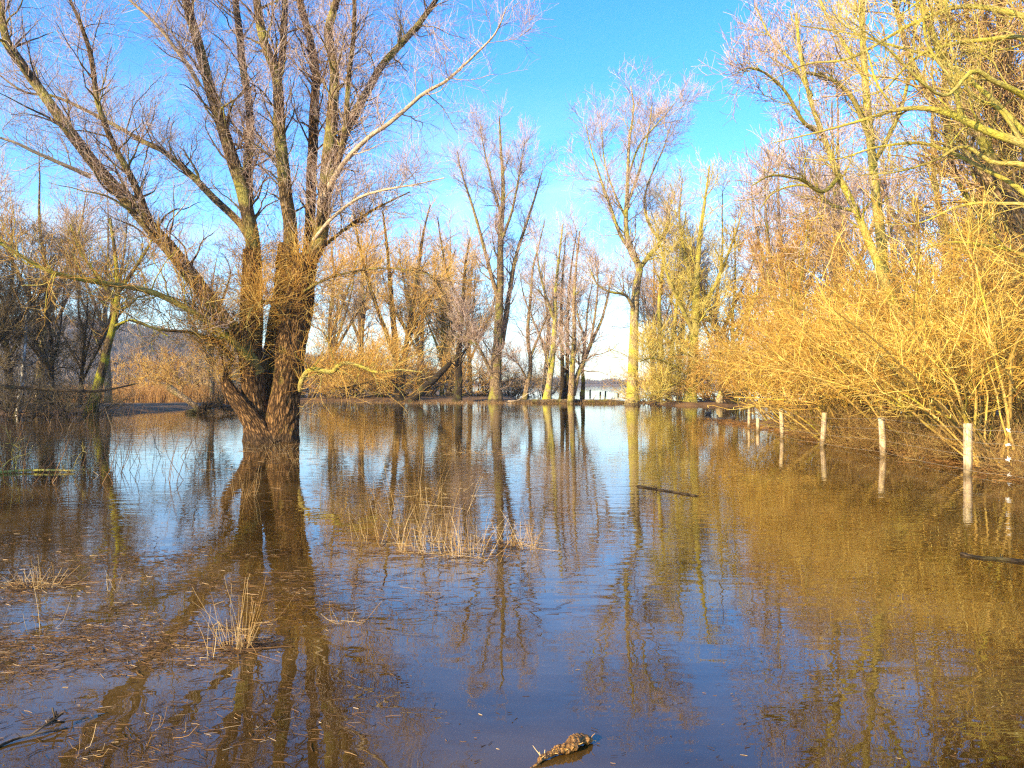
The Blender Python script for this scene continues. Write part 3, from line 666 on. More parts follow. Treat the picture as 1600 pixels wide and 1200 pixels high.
def place(o, x, y, rz=0., s=1., label=None, group=None, z=None):
    o.location = (float(x), float(y), float(max(ground_z(x, y), -.3) if z is None else z))
    o.rotation_euler = (0, 0, rz); o.scale = (s, s, s)
    if label: o['label'] = label
    if group: o['group'] = group
    return o

PA = proto_tree(201, 15, 'grey_bark', 'twig_lilac', 3.4, 'x', n1=18, rt=.010, n3=5)
PB = proto_tree(202, 12, 'grey_bark', 'twig_brown', 3.6, 'x', n1=18, rt=.010, n3=5)
PC = proto_tree(203, 11, 'lit_bark', 'twig_gold', 3.4, 'x', n1=24, rt=.011, n3=6)
PD = proto_tree(204, 10, 'dark_bark', 'twig_shaded', 3.2, 'x', n1=20, rt=.008, n3=5)
G_BACK = 'bare trees behind the flooded bank'
def X_of(px, Y): return (px - 800) / F * Y
used = set()
def put(proto, px, Y, rz, s, label, group):
    o = proto if id(proto) not in used else copy_thing(proto)
    used.add(id(proto))
    return place(o, X_of(px, Y), Y, rz, s, label, group)

for proto, px, Y, rz, s, lab in [
    (PA, 60, 62, .3, 1.35, 'tall lilac tree in the haze at the left edge, above the white birch'),
    (PA, 170, 66, 1.9, 1.20, 'lilac tree seen through the lowest left bough of the big willow'),
    (PB, 330, 74, .9, 1.15, 'brownish tree close behind the left side of the big willow'),
    (PB, 520, 80, 2.2, 1.45, 'brown tree just right of the big willow, behind its right bole'),
    (PA, 565, 88, 4.0, 1.30, 'pale tree between the big willow and the spreading middle willow'),
    (PB, 655, 86, 5.1, 1.55, 'brown tree rising behind the black slanted trunk'),
    (PC, 690, 92, .2, 1.50, 'golden tree behind the forked dark slim trunk'),
    (PB, 735, 95, 1.4, 1.45, 'brown tree behind the foot of the tall twin-trunked tree'),
    (PA, 705, 104, 2.0, 1.45, 'pale tree far back just left of the tall twin-trunked tree'),
    (PA, 850, 108, 5.3, 1.35, 'pale hazy tree far back behind the tight cluster'),
    (PA, 1022, 84, .8, 1.20, 'pale hazy tree behind the pair of thin yellow trunks'),
    (PB, 1062, 90, 3.6, 1.55, 'brown hazy tree behind the bright mossy trunk'),
    (PA, 1130, 70, 2.5, 1.25, 'pale tall tree behind the mossy yellow tree'),
    (PC, 1150, 62, 1.1, 1.25, 'golden tree at the far end of the hazel thicket'),
    (PA, 1215, 58, 4.4, 1.30, 'lilac tree behind the left part of the hazel thicket'),
    (PC, 1245, 48, 2.8, 1.10, 'golden tree over the fourth fence post'),
    (PA, 1310, 52, .5, 1.45, 'tall lilac tree over the middle of the hazel thicket'),
    (PB, 1390, 44, 3.7, 1.25, 'brown tree behind the two leaning trunks on the right'),
    (PA, 1455, 42, 5.5, 1.30, 'tall lilac tree filling the sky right of the leaning trunks'),
    (PB, 1540, 36, 1.6, 1.20, 'brown tree behind the right edge of the hazel thicket'),
    (PB, 1640, 20, 5.2, 1.45, 'brown tree rising past the right edge behind the nearest hazel'),
    (PC, 1600, 30, 4.9, 1.10, 'golden tree at the right edge of the picture')]:
    put(proto, px, Y, rz, s, lab, G_BACK)

# --- dark group on the left bank
make_tree('leaning_tree', 'leaning trunk covered in yellow moss on the left bank', (145, 640), 41,
          [([(140, 652, 0), (150, 615, 0), (160, 575, 0), (170, 535, 0), (180, 495, 0), (184, 450, 0), (180, 400, 0), (172, 340, 0)], .36, .08),
           ([(181, 480, 0), (160, 440, .5), (130, 400, 1), (110, 350, 1.3)], .14, .04),
           ([(183, 460, 0), (210, 420, -.5), (235, 380, -.8), (250, 340, -1)], .14, .04),
           ([(178, 510, 0), (205, 500, -.6), (235, 510, -1), (262, 525, -1.3)], .09, .03)],
          120, bark='moss_bark', twig='twig_shaded', n1=14, L1=(1.4, 3), n2=9, L2=(.7, 1.6), n3=5, L3=(.4, .9), rt=.008, t1=(.45, 1))
M['birch'] = bark_mat('birch bark', (.03, .025, .022), (.20, .18, .16), (.80, .78, .76), scale=.7, bump=.2, crack=False)
make_tree('birch_tree', 'white barked birch among shaded twigs at the left edge', (32, 640), 42,
          [([(28, 652, 0), (34, 600, 0), (38, 560, 0), (42, 510, 0), (46, 450, 0), (50, 400, 0), (54, 350, 0)], .15, .02)],
          121, bark='birch', twig='twig_shaded', n1=26, L1=(1.2, 2.6), n2=9, L2=(.6, 1.3), n3=6, L3=(.3, .8), rt=.008, up=-.1, curve=-.3)
G_L = 'dark trees crowding the left bank'
for px, Y, rz, s, lab in [(-40, 40, .4, 1.15, 'dark bare tree cut by the left edge of the picture'),
                          (18, 45, 2., 1.1, 'dark bare tree just behind the white birch'),
                          (85, 44, 3.3, .85, 'dark low tree between the birch and the mossy leaning trunk'),
                          (125, 52, 5.0, .9, 'dark tree set back behind the mossy leaning trunk')]:
    put(PD, px, Y, rz, s, lab, G_L)

# ------------------------------------------------------------------ tall trees on the right bank
make_tree('leaning_tree', 'pale yellow trunk leaning left, rising out of the hazel thicket behind the second post', (1425, 690), 22,
          [([(1428, 705, 0), (1420, 640, 0), (1412, 560, 0), (1402, 490, 0), (1370, 405, 0), (1340, 330, 0), (1312, 275, 0), (1285, 205, 0), (1265, 150, 0), (1250, 80, 0), (1243, 20, 0)], .20, .045),
           ([(1312, 275, 0), (1285, 300, -.6), (1250, 280, -1.1), (1205, 275, -1.6), (1175, 290, -1.9)], .08, .02),
           ([(1285, 210, 0), (1255, 190, -.5), (1225, 140, -.9), (1190, 110, -1.3), (1165, 105, -1.6)], .08, .02),
           ([(1340, 330, 0), (1300, 320, .6), (1260, 290, 1.1), (1210, 300, 1.6), (1185, 330, 1.8)], .07, .02),
           ([(1268, 150, 0), (1240, 100, .6), (1205, 60, 1), (1180, 10, 1.3)], .07, .02)],
          130, bark='lit_bark', twig='twig_lilac', n1=22, L1=(.9, 2.2), n2=7, L2=(.5, 1.1), n3=4, L3=(.25, .7), rt=.006, t1=(.4, 1), sz=.5)
make_tree('ash_tree', 'straight yellow-green trunk behind the leaning one, vanishing out of the top', (1392, 680), 27,
          [([(1395, 690, 0), (1393, 600, 0), (1388, 500, 0), (1378, 390, 0), (1366, 290, 0), (1357, 200, 0), (1350, 120, 0), (1346, 40, 0), (1342, -60, 0)], .27, .10),
           ([(1358, 215, 0), (1330, 150, -.6), (1290, 120, -1), (1240, 110, -1.5), (1205, 90, -1.8)], .11, .025),
           ([(1362, 260, 0), (1400, 190, .7), (1420, 120, 1.1), (1430, 40, 1.4), (1436, -40, 1.5)], .11, .04),
           ([(1350, 120, 0), (1320, 70, .8), (1290, 20, 1.3), (1270, -40, 1.6)], .09, .03)],
          131, bark='lit_bark', twig='twig_lilac', n1=24, L1=(1.1, 2.6), n2=7, L2=(.6, 1.3), n3=4, L3=(.3, .8), rt=.007, t1=(.35, 1), sz=.6)
make_tree('ash_tree', 'stout brown trunk against the right edge behind the arching boughs', (1572, 690), 22,
          [([(1574, 715, 0), (1578, 600, 0), (1582, 480, 0), (1580, 350, 0), (1574, 220, 0), (1568, 90, 0), (1560, -60, 0)], .26, .14),
           ([(1580, 380, 0), (1540, 345, .6), (1500, 290, 1.1), (1480, 220, 1.5), (1475, 120, 1.8), (1470, 20, 2)], .13, .05),
           ([(1576, 260, 0), (1545, 180, -.4), (1520, 90, -.7), (1505, -20, -.9)], .11, .05),
           ([(1582, 450, 0), (1620, 380, .4), (1650, 280, .7)], .09, .03)],
          132, bark='grey_bark', twig='twig_brown', n1=24, L1=(1., 2.4), n2=7, L2=(.5, 1.2), n3=4, L3=(.3, .8), rt=.006, t1=(.3, 1), sz=.6)
make_tree('overhanging_tree', 'tree at the right edge throwing long arching yellow boughs across to the left', (1675, 745), 14.5,
          [([(1680, 760, 0), (1685, 600, 0), (1680, 450, 0), (1672, 300, 0), (1660, 180, 0), (1650, 40, 0), (1645, -120, 0)], .20, .10),
           ([(1672, 300, 0), (1635, 245, 0), (1600, 226, .1), (1545, 206, .3), (1500, 185, .5), (1455, 170, .8), (1400, 172, 1.1), (1340, 190, 1.5), (1280, 206, 1.9), (1205, 224, 2.3)], .125, .012),
           ([(1678, 320, .1), (1640, 285, .3), (1600, 258, .5), (1550, 254, .8), (1505, 229, 1.), (1462, 250, 1.3), (1405, 268, 1.7), (1340, 275, 2.1)], .085, .010),
           ([(1662, 200, 0), (1600, 150, -.2), (1555, 128, -.4), (1520, 112, -.5), (1480, 150, -.6), (1440, 130, -.8), (1390, 80, -1), (1330, 35, -1.2)], .075, .012),
           ([(1655, 100, .1), (1600, 60, .5), (1540, 62, .8), (1490, 68, 1.1), (1430, 90, 1.4), (1380, 140, 1.7), (1340, 150, 2)], .07, .012),
           ([(1680, 420, .2), (1620, 330, .4), (1560, 318, .7), (1500, 322, 1.1), (1440, 348, 1.5), (1390, 352, 1.8)], .055, .010),
           ([(1650, 60, -.2), (1590, -10, -.4), (1530, -40, -.6), (1470, -20, -.8), (1400, 30, -1)], .06, .012),
           ([(1668, 260, .5), (1600, 205, 1), (1540, 145, 1.6), (1470, 95, 2.2), (1390, 70, 2.8), (1320, 50, 3.4), (1250, 40, 4.0)], .085, .012),
           ([(1676, 380, .4), (1600, 300, 1), (1530, 260, 1.6), (1450, 225, 2.2), (1370, 230, 2.8), (1300, 250, 3.4), (1230, 245, 4)], .075, .010),
           ([(1650, 40, .3), (1580, 20, .9), (1500, 10, 1.5), (1420, 40, 2.1), (1330, 90, 2.7), (1260, 100, 3.3), (1195, 130, 3.8)], .08, .012),
           ([(1685, 480, .4), (1620, 410, 1), (1550, 385, 1.5), (1470, 380, 2), (1400, 410, 2.5)], .06, .010),
           ([(1500, 185, .5), (1490, 130, .6), (1450, 70, .7), (1440, 0, .8), (1420, -60, .9)], .05, .015),
           ([(1400, 172, 1.1), (1370, 130, 1.1), (1350, 70, 1.2), (1310, 20, 1.3)], .035, .010),
           ([(1600, 226, .1), (1560, 170, .2), (1520, 150, .3), (1490, 90, .4), (1480, 20, .5), (1470, -60, .6)], .05, .015)],
          133, bark='lit_bark', twig='twig_yellow', n1=17, L1=(.6, 1.9), n2=6, L2=(.3, .8), n3=3, L3=(.2, .5), rt=.0036, t1=(.3, 1), sz=.34, up=.2, wig=.2)

# ------------------------------------------------------------------ hazel thicket along the right bank
def make_hazel(seed, n, L, tilt, twig='twig_orange', bark='hazel_bark', rt=.0055, r=(.012, .045), spread=.7, dens=1.0, catk=160, az=None, azw=PI, name='hazel_shrub', droop=-.5, lowz=.85, wig=.09):
    rng = np.random.default_rng(seed)
    root = thing(name, (0, 0, 0), 'x', 'shrub')
    P, R = fan(rng, (0, 0, 0), n, L=L, tilt=tilt, spread=spread, r=r, rtip=.009, K=13, wig=wig, droop=droop, az=az, azw=azw)
    tube_obj('stems', [(P, R, 7)], M[bark], root, rough=.06, rng=rng)
    P1, R1 = grow(rng, P, R, int(n * 10 * dens), t=(.28, 1), ang=(25, 75), L=(.7, 1.9), fall=.3, rr=.55, rmax=.014, rtip=rt, K=6, wig=.16, up=.1, curve=.1, minz=lowz)
    P2, R2 = grow(rng, P1, R1, int(n * 38 * dens), t=(.1, 1), ang=(25, 65), L=(.35, .95), fall=.3, rr=.75, rmax=rt * 1.5, rtip=rt * .8, K=5, wig=.17, up=.05, curve=.0, minz=lowz)
    P3, R3 = grow(rng, P2, R2, int(n * 76 * dens), t=(.1, 1), ang=(25, 60), L=(.15, .5), fall=.2, rr=.8, rmax=rt, rtip=rt * .7, K=3, wig=.15, up=.05, curve=.0, minz=lowz)
    tube_obj('twigs', [(P1, R1, 3), (P2, R2, 3), (P3, R3, 3)], M[twig], root, rng=rng)
    if catk:
        i = rng.choice(len(P2), catk); tip = P2[i, -1]
        ln = rng.uniform(.04, .08, catk)
        Pc = np.stack([tip, tip + np.column_stack([rng.normal(0, .006, catk), rng.normal(0, .006, catk), -ln * .5]), tip + np.column_stack([rng.normal(0, .01, catk), rng.normal(0, .01, catk), -ln])], 1)
        tube_obj('catkins', [(Pc, np.tile([[.004, .008, .004]], (catk, 1)), 5)], M['catkin'], root, rng=rng)
    return root

HZ = [make_hazel(301, 34, (3.2, 5.4), (8, 55)), make_hazel(302, 30, (2.6, 4.6), (10, 62), twig='twig_gold'), make_hazel(303, 40, (2.2, 3.8), (4, 50), dens=.9)]
BR = make_hazel(304, 34, (.9, 1.9), (20, 75), twig='twig_bramble', dens=.55, catk=0, r=(.006, .014), spread=1.1, name='bramble_bush', droop=-1.2, lowz=.03)
HF = make_hazel(305, 20, (3.6, 6.0), (6, 44), az=PI * .93, azw=.8, r=(.010, .042), spread=.5, dens=.8, droop=-.3, wig=.13)
G_HZ = 'golden hazel shrubs along the right bank'
def hz(i, x, y, rz, s, lab, grp=G_HZ):
    p = HZ[i] if i < 3 else BR if i == 3 else HF
    o = p if id(p) not in used else copy_thing(p)
    used.add(id(p)); place(o, x, y, rz, s, lab, grp)
    o['category'] = 'shrub'
for a in [
    (4, 9.55, 15.2, 0, 1.0, 'hazel fanning thick stems up left beside the nearest post, under the white ties'),
    (2, 10.25, 17.2, 2.2, 1.0, 'hazel between the nearest and second posts, full of thin upright canes'),
    (1, 10.65, 19.6, 1.0, 1.05, 'hazel behind the second post with stems leaning left'),
    (2, 9.40, 21.8, 4.1, 1.05, 'hazel of dense upright canes between the second and third posts'),
    (0, 10.95, 24.2, 3.0, 1.0, 'hazel behind the third post, the most orange and full of catkins'),
    (1, 10.35, 26.8, 5.2, 1.1, 'hazel behind the fourth post, its boughs over the water'),
    (0, 11.35, 29.6, 1.5, 1.05, 'hazel behind the fifth post at the thin end of the fence'),
    (1, 11.55, 33.0, .1, 1.15, 'farthest low hazel on the right bank, touching the water by the ducks'),
    (0, 12.90, 31.0, 2.6, 1.25, 'hazel of the back row, seen above the fourth post'),
    (1, 12.70, 26.0, 3.9, 1.3, 'hazel of the back row, seen above the third post'),
    (0, 12.50, 21.5, 5.6, 1.25, 'hazel of the back row, seen above the second post'),
    (1, 12.30, 17.6, .8, 1.2, 'hazel of the back row at the right edge, behind the nearest post'),
    (0, 14.90, 36.0, 4.6, 1.4, 'tall hazel beyond the thicket, left of the golden tree'),
    (2, 15.30, 28.0, 1.9, 1.6, 'tall hazel far inside the thicket behind the leaning trunk'),
    (2, 14.10, 23.0, 3.4, 1.6, 'tall hazel far inside the thicket right of the straight trunk'),
]: hz(*a)
G_BRM = 'low brambles at the foot of the hazels'
for a in [
    (3, 9.15, 17.0, 3.4, .5, 'small bramble in the water between the two nearest posts'),
    (3, 9.1, 19.9, .8, .5, 'small bramble in the water just behind the second post'),
    (3, 8.95, 22.6, 5.0, .5, 'small bramble in the water beside the fourth post'),
    (3, 9.3, 13.6, 2.0, .5, 'small bramble at the right edge below the white ties'),
    (3, 9.75, 15.9, .2, 0.60, 'low bramble sprawling just left of the nearest post'),
    (3, 9.85, 18.9, 1.7, 0.64, 'low bramble at the foot of the second post'),
    (3, 9.75, 21.2, 2.9, 0.64, 'low bramble right of the third post'),
    (3, 9.75, 24.6, 4.2, 0.68, 'low bramble between the third and fourth posts'),
    (3, 10.05, 27.8, 5.3, 0.72, 'low bramble behind the fifth post'),
]: hz(*a, G_BRM)

# brown bushes behind the middle bank and at the left
BU = make_hazel(310, 34, (3.0, 5.6), (6, 60), twig='twig_gold', bark='grey_bark', rt=.011, r=(.03, .06), spread=1.2, dens=.75, catk=0, name='willow_bush', lowz=.2)
BW = make_hazel(311, 32, (2.4, 4.6), (10, 65), twig='twig_brown', bark='dark_bark', rt=.011, r=(.03, .06), spread=1.2, dens=.75, catk=0, name='willow_bush', lowz=.2)
G_BU = 'brown bushes behind the flooded middle bank'
for p, px, Y, rz, s, lab in [
    (BU, 255, 84, .2, 1.2, 'golden brown bush above the reeds, left of the big willow'),
    (BU, 305, 80, 1.3, 1.3, 'golden brown bush touching the big willow on its left'),
    (BW, 340, 76, 2.1, 1.0, 'brown bush right behind the left bole of the big willow'),
    (BU, 490, 80, 3.3, 1.35, 'yellow brown bush just right of the big willow trunk'),
    (BU, 535, 78, 4.4, 1.35, 'yellow brown bush above the pale low bough'),
    (BW, 575, 86, 5.4, 1.6, 'brown bush left of the spreading middle willow'),
    (BU, 600, 80, .7, 1.2, 'golden bush at the foot of the spreading middle willow'),
    (BW, 650, 88, 2.7, 1.6, 'brown bush behind the black slanted trunk'),
    (BU, 690, 84, 3.9, 1.3, 'golden bush right of the black slanted trunk'),
    (BW, 740, 90, 5.0, 1.5, 'brown bush between the dark slim trunk and the twin trunks'),
    (BW, 800, 96, 1.0, 1.2, 'low reddish bush right of the twin trunks'),
    (BW, 842, 98, 2.9, 1.1, 'low reddish bush behind the tight cluster of stems'),
    (BU, 1010, 66, 2.4, .8, 'low yellow bush at the foot of the pair of thin yellow trunks'),
    (BU, 1062, 62, 1.8, .9, 'low yellow bush left of the bright mossy trunk'),
    (BU, 1120, 66, 4.8, 1.2, 'yellow bush right of the bright mossy trunk'),
    (BU, 1165, 60, .9, 1.3, 'yellow bush over the snapped stump')]:
    o = p if id(p) not in used else copy_thing(p)
    used.add(id(p)); place(o, X_of(px, Y), Y, rz, s, lab, G_BU); o['category'] = 'bush'
BD = make_hazel(312, 30, (1.4, 3.2), (8, 65), twig='twig_shaded', bark='dark_bark', rt=.007, r=(.015, .035), spread=1.0, dens=.6, catk=0, name='thorn_bush', lowz=.2)
for px, Y, rz, s, lab in [(-10, 38, .3, 1.0, 'dark thorn bush at the water edge on the far left'),
                          (70, 41, 1.9, 1.0, 'dark thorn bush below the white birch'),
                          (120, 40, 3.0, .9, 'dark thorn bush at the foot of the mossy leaning trunk'),
                          (20, 48, 4.1, 1.4, 'dark thorn bush filling the gap behind the birch')]:
    o = BD if id(BD) not in used else copy_thing(BD)
    used.add(id(BD)); place(o, X_of(px, Y), Y, rz, s, lab, 'dark thorn bushes on the left bank'); o['category'] = 'bush'

# trees and thorns standing out of view on the left, whose shade falls across the left bank and the foot of the willow
G_OFF = 'bare trees out of view on the left shore'
for x, y, rz, s in [(-39, 34, 1.2, 1.6), (-44, 30, 3.3, 1.6), (-36, 22, 4.4, 1.5), (-48, 38, .9, 1.6)]:
    place(copy_thing(PD), x, y, rz, s, 'dark bare tree standing out of view on the left shore', G_OFF, z=0)
for x, y, rz, s in [(-19.5, 10, .2, 2.4), (-22.5, 7, 1.1, 2.6), (-17, 11.5, 2.6, 2.1), (-21, 11, 4.0, 2.3), (-25, 12, 5.0, 2.4)]:
    place(copy_thing(BD), x, y, rz, s, 'dark thorn bush standing out of view on the left shore', 'thorn bushes out of view on the left shore', z=0)

# ------------------------------------------------------------------ reed belt, dead stems, litter
def strokes(name, xy, z0, h, lean, r, m, label, cat, rng, K=4, bend=.12, kind='stuff', parent=None, base=(0, 0, 0)):
    n = len(xy)
    P = np.empty((n, K, 3)); P[:, 0] = np.column_stack([xy, z0])
    d = norm(np.column_stack([rng.normal(0, lean, n), rng.normal(0, lean, n), np.ones(n)]))
    for k in range(1, K):
        d = norm(d + rng.normal(0, bend, (n, 3)))
        P[:, k] = P[:, k - 1] + d * (h / (K - 1))[:, None]
    R = np.asarray(r)[:, None] * np.linspace(1, .45, K)[None]
    o = tube_obj(name, [(P, R, 3)], m, parent, base, rng=rng)
    if parent is None: tag(o, label, cat, kind=kind)
    return o

r = np.random.default_rng(41)
n = 9000
rx = r.uniform(-45, -22, n); ry = r.uniform(73, 84, n)
strokes('reed_bed', np.column_stack([rx, ry]), np.zeros(n), r.uniform(.7, 1.7, n), .2, r.uniform(.010, .02, n), M['reed'],
        'belt of orange brown dead reeds left of the big willow', 'reeds', r)
n = 4200
rx = r.uniform(-22, 13, n); ry = r.normal(66, 1.6, n)
strokes('bank_grass', np.column_stack([rx, ry]), np.full(n, -.05), r.uniform(.08, .38, n), 1.1, r.uniform(.006, .012, n), M['litter2'],
        'flattened brown grass along the low middle bank', 'grass', r)
n = 520
px_, py_ = r.uniform(0, 340, n), 652 + 110 * r.uniform(0, 1, n) ** 1.5
keep = r.uniform(0, 1, n) < np.clip(1.1 - px_ / 380, .2, 1)
W = np.array([onwater(a, b) for a, b in zip(px_[keep], py_[keep])]); n = len(W)
strokes('dead_stems', W[:, :2], np.full(n, -.2), r.uniform(.3, 1.25, n), .22, r.uniform(.004, .008, n), M['litter'],
        'thin dead stems sticking out of the water along the left shore', 'dead stems', r, K=5)

def clump(px, py, n, h, spread, seed, label, lean=.35, r0=(.0009, .0022), broken=.35, K=5, name='reed_clump', group='dry reed clumps in the flood', cat='reeds'):
    rng = np.random.default_rng(seed)
    b = onwater(px, py); b[2] = 0
    root = thing(name, b, label, cat, group)
    a = rng.uniform(0, 2 * PI, n); rad = spread * np.sqrt(rng.uniform(0, 1, n))
    xy = np.column_stack([b[0] + np.cos(a) * rad * 1.3, b[1] + np.sin(a) * rad])
    P = np.empty((n, K, 3)); P[:, 0] = np.column_stack([xy, np.full(n, -.12)])
    d = norm(np.column_stack([rng.normal(0, lean, n) + .25 * np.cos(a), rng.normal(0, lean, n) + .25 * np.sin(a), np.ones(n)]))
    hh = h * rng.uniform(.3, 1, n) + .12
    brk = rng.uniform(0, 1, n) < broken; kb = rng.integers(2, K, n)
    for k in range(1, K):
        d = norm(d + rng.normal(0, .5 / K, (n, 3)))
        m = brk & (kb == k)
        d[m] = norm(np.column_stack([rng.normal(0, 1, m.sum()), rng.normal(0, 1, m.sum()), rng.uniform(-.5, .3, m.sum())]))
        P[:, k] = P[:, k - 1] + d * (hh / (K - 1))[:, None]
    P[:, 1:, 2] = np.maximum(P[:, 1:, 2], .004)
    R = rng.uniform(*r0, n)[:, None] * np.linspace(1, .5, K)[None]
    tube_obj('stalks', [(P, R, 4)], M['straw'], root, b, rng=rng)
    # fallen straw lying round its foot
    if n < 30: return root
    q = n
    a = rng.uniform(0, 2 * PI, q); rad = spread * 2.2 * np.sqrt(rng.uniform(0, 1, q))
    p0 = np.column_stack([b[0] + np.cos(a) * rad * 1.4, b[1] + np.sin(a) * rad, rng.uniform(.002, .02, q)])
    th = rng.uniform(0, PI, q); ln = rng.uniform(.05, .3, q)
    dv = np.column_stack([np.cos(th), np.sin(th) * .7, rng.normal(0, .04, q)])
    Pf = np.stack([p0, p0 + dv * ln[:, None] * .5, p0 + dv * ln[:, None]], 1); Pf[:, :, 2] = np.maximum(Pf[:, :, 2], .002)
    tube_obj('fallen_straw', [(Pf, np.tile([[.0025, .0025, .0018]], (q, 1)), 3)], M['litter'], root, b, rng=rng)
    return root

clump(372, 1012, 60, .52, .05, 1, 'upright straw-coloured tussock in the left foreground below the willow reflection', lean=.09, broken=.5, K=9, r0=(.0008, .0019))
clump(325, 1030, 5, .34, .03, 2, 'few bare stalks just left of the upright foreground tussock', lean=.06)
clump(62, 915, 46, .27, .10, 3, 'low straw tussock near the left edge in the shallows', lean=.5)
clump(14, 912, 34, .16, .12, 4, 'flattened straw tussock cut by the left edge', lean=.9)
clump(612, 848, 44, .50, .30, 5, 'thin patch of reeds at the left end of the big central reed bed', lean=.16)
clump(688, 862, 90, .50, .30, 6, 'thickest tuft of dry reeds in the centre of the flood', lean=.18)
clump(655, 800, 26, .85, .50, 7, 'tall sparse reeds at the back of the central reed bed', lean=.14)
clump(742, 872, 36, .40, .22, 8, 'loose reeds at the right end of the central reed bed', lean=.22)
clump(800, 852, 34, .36, .10, 9, 'small tuft of reeds right of the central bed', lean=.25)
clump(826, 858, 26, .46, .08, 10, 'small tuft with one tall stalk, rightmost of the reeds', lean=.14)
clump(672, 772, 40, .28, .55, 11, 'low raft of broken reeds behind the central reed bed', lean=.9)
clump(712, 708, 60, .35, .8, 12, 'far raft of broken reeds in front of the dark slim trunk reflection', lean=1.0)
clump(380, 775, 20, .55, .12, 13, 'pale dead stalks in the willow reflection just below its trunk', lean=.15)
clump(470, 720, 40, .5, .5, 14, 'sparse reeds at the right foot of the big willow', lean=.3)
clump(560, 700, 40, .6, .9, 15, 'sparse reeds halfway between the big willow and the central bed', lean=.3)
clump(400, 703, 60, .35, .7, 16, 'litter and stalks caught against the foot of the big willow', lean=.6)
clump(545, 975, 12, .22, .06, 17, 'small broken stalk in the dark middle foreground', lean=.3)
clump(130, 1178, 5, .12, .05, 18, 'four short pale stalks in the bottom left corner', lean=.12, broken=.05)
clump(245, 1150, 7, .14, .09, 19, 'short pale stalks right of the bottom left corner', lean=.15, broken=.1)
clump(178, 925, 3, .40, .03, 20, 'lone tall thin stalk in the left shallows', lean=.03, broken=0)
clump(70, 985, 4, .42, .06, 21, 'pair of leaning thin stalks near the left edge', lean=.2, broken=0)
clump(215, 722, 30, .6, .8, 22, 'sparse dead stems in the blue water left of the big willow', lean=.25)
clump(300, 735, 22, .4, .6, 23, 'short dead stems just left of the willow reflection', lean=.3)

def floating(name, n, region, label, rng, ln=(.03, .2), mask=None, m='litter', z=.003, r0=(.0012, .003), deep=0):
    px = rng.uniform(region[0], region[2], n); u = rng.uniform(0, 1, n)
    py = region[1] + (region[3] - region[1]) * u
    W = np.array([onwater(a, b) for a, b in zip(px, py)])
    if mask is not None:
        k = rng.uniform(0, 1, n) < mask(W[:, 0], W[:, 1], px, py); W = W[k]
    n = len(W)
    th = rng.normal(0, .7, n) + PI * rng.integers(0, 2, n); l = rng.uniform(*ln, n)
    dv = np.column_stack([np.cos(th), np.sin(th), rng.normal(0, .03, n)])
    p0 = np.column_stack([W[:, :2], rng.uniform(-deep, z * 2, n)])
    mid = p0 + dv * l[:, None] * .5 + rng.normal(0, .06, (n, 3)) * l[:, None] * [[1, 1, .1]]
    P = np.stack([p0, mid, p0 + dv * l[:, None]], 1); P[:, :, 2] = np.clip(P[:, :, 2], 0.0005 - deep, .03)
    R = rng.uniform(*r0, n)[:, None] * np.array([[1, 1, .6]])
    return tag(tube_obj(name, [(P, R, 3)], M[m], rng=rng), label, 'litter', kind='stuff')

r = np.random.default_rng(51)
def mat_mask(x, y, px, py):
    a = np.clip(.55 + .9 * wob(x, y * 1.6, .8, 5), 0, 1) ** 2
    a = np.maximum(a, 1.6 * np.clip((ground_z(x, y) + .06) / .07, 0, 1))
    return a * np.clip((620 - px) / 380, .03, 1) * np.clip((py - 820) / 80, 0, 1) * np.clip((1090 - py) / 90, .12, 1)
floating('straw_mat', 110000, (-60, 800, 640, 1215), 'brown mat of drowned straw floating in the left foreground', r, ln=(.012, .10), mask=mat_mask, r0=(.0008, .0018), deep=.012)
floating('floating_litter', 1800, (380, 690, 900, 960), 'bits of broken reed floating around the central reed bed', r, ln=(.04, .2), r0=(.0008, .002), mask=lambda x, y, px, py: np.clip(.4 + .8 * wob(x, y, .6, 2), 0, 1))
floating('floating_specks', 700, (0, 760, 1600, 1215), 'scattered specks of leaf and twig floating on the water', r, ln=(.006, .04), r0=(.0008, .002))
# litter line against the right bank
n = 3200
ly = r.uniform(9, 36, n); edge = 9.25 + .35 * wob(ly, ly * .3, .35, 2)
lx = edge + r.normal(-.1, .38, n)
th = r.uniform(0, 2 * PI, n); l = r.uniform(.04, .3, n)
p0 = np.column_stack([lx, ly, np.maximum(ground_z(lx, ly), 0) + r.uniform(.005, .05, n)])
dv = np.column_stack([np.cos(th), np.sin(th), r.normal(0, .15, n)])
P = np.stack([p0, p0 + dv * l[:, None] * .5, p0 + dv * l[:, None]], 1); P[:, :, 2] = np.maximum(P[:, :, 2], .003)
tag(tube_obj('drift_line', [(P, np.tile([[.004, .004, .003]], (n, 1)), 3)], M['bankleaf'], rng=r), 'orange drift of twigs and dead leaves along the right bank', 'litter', kind='stuff')

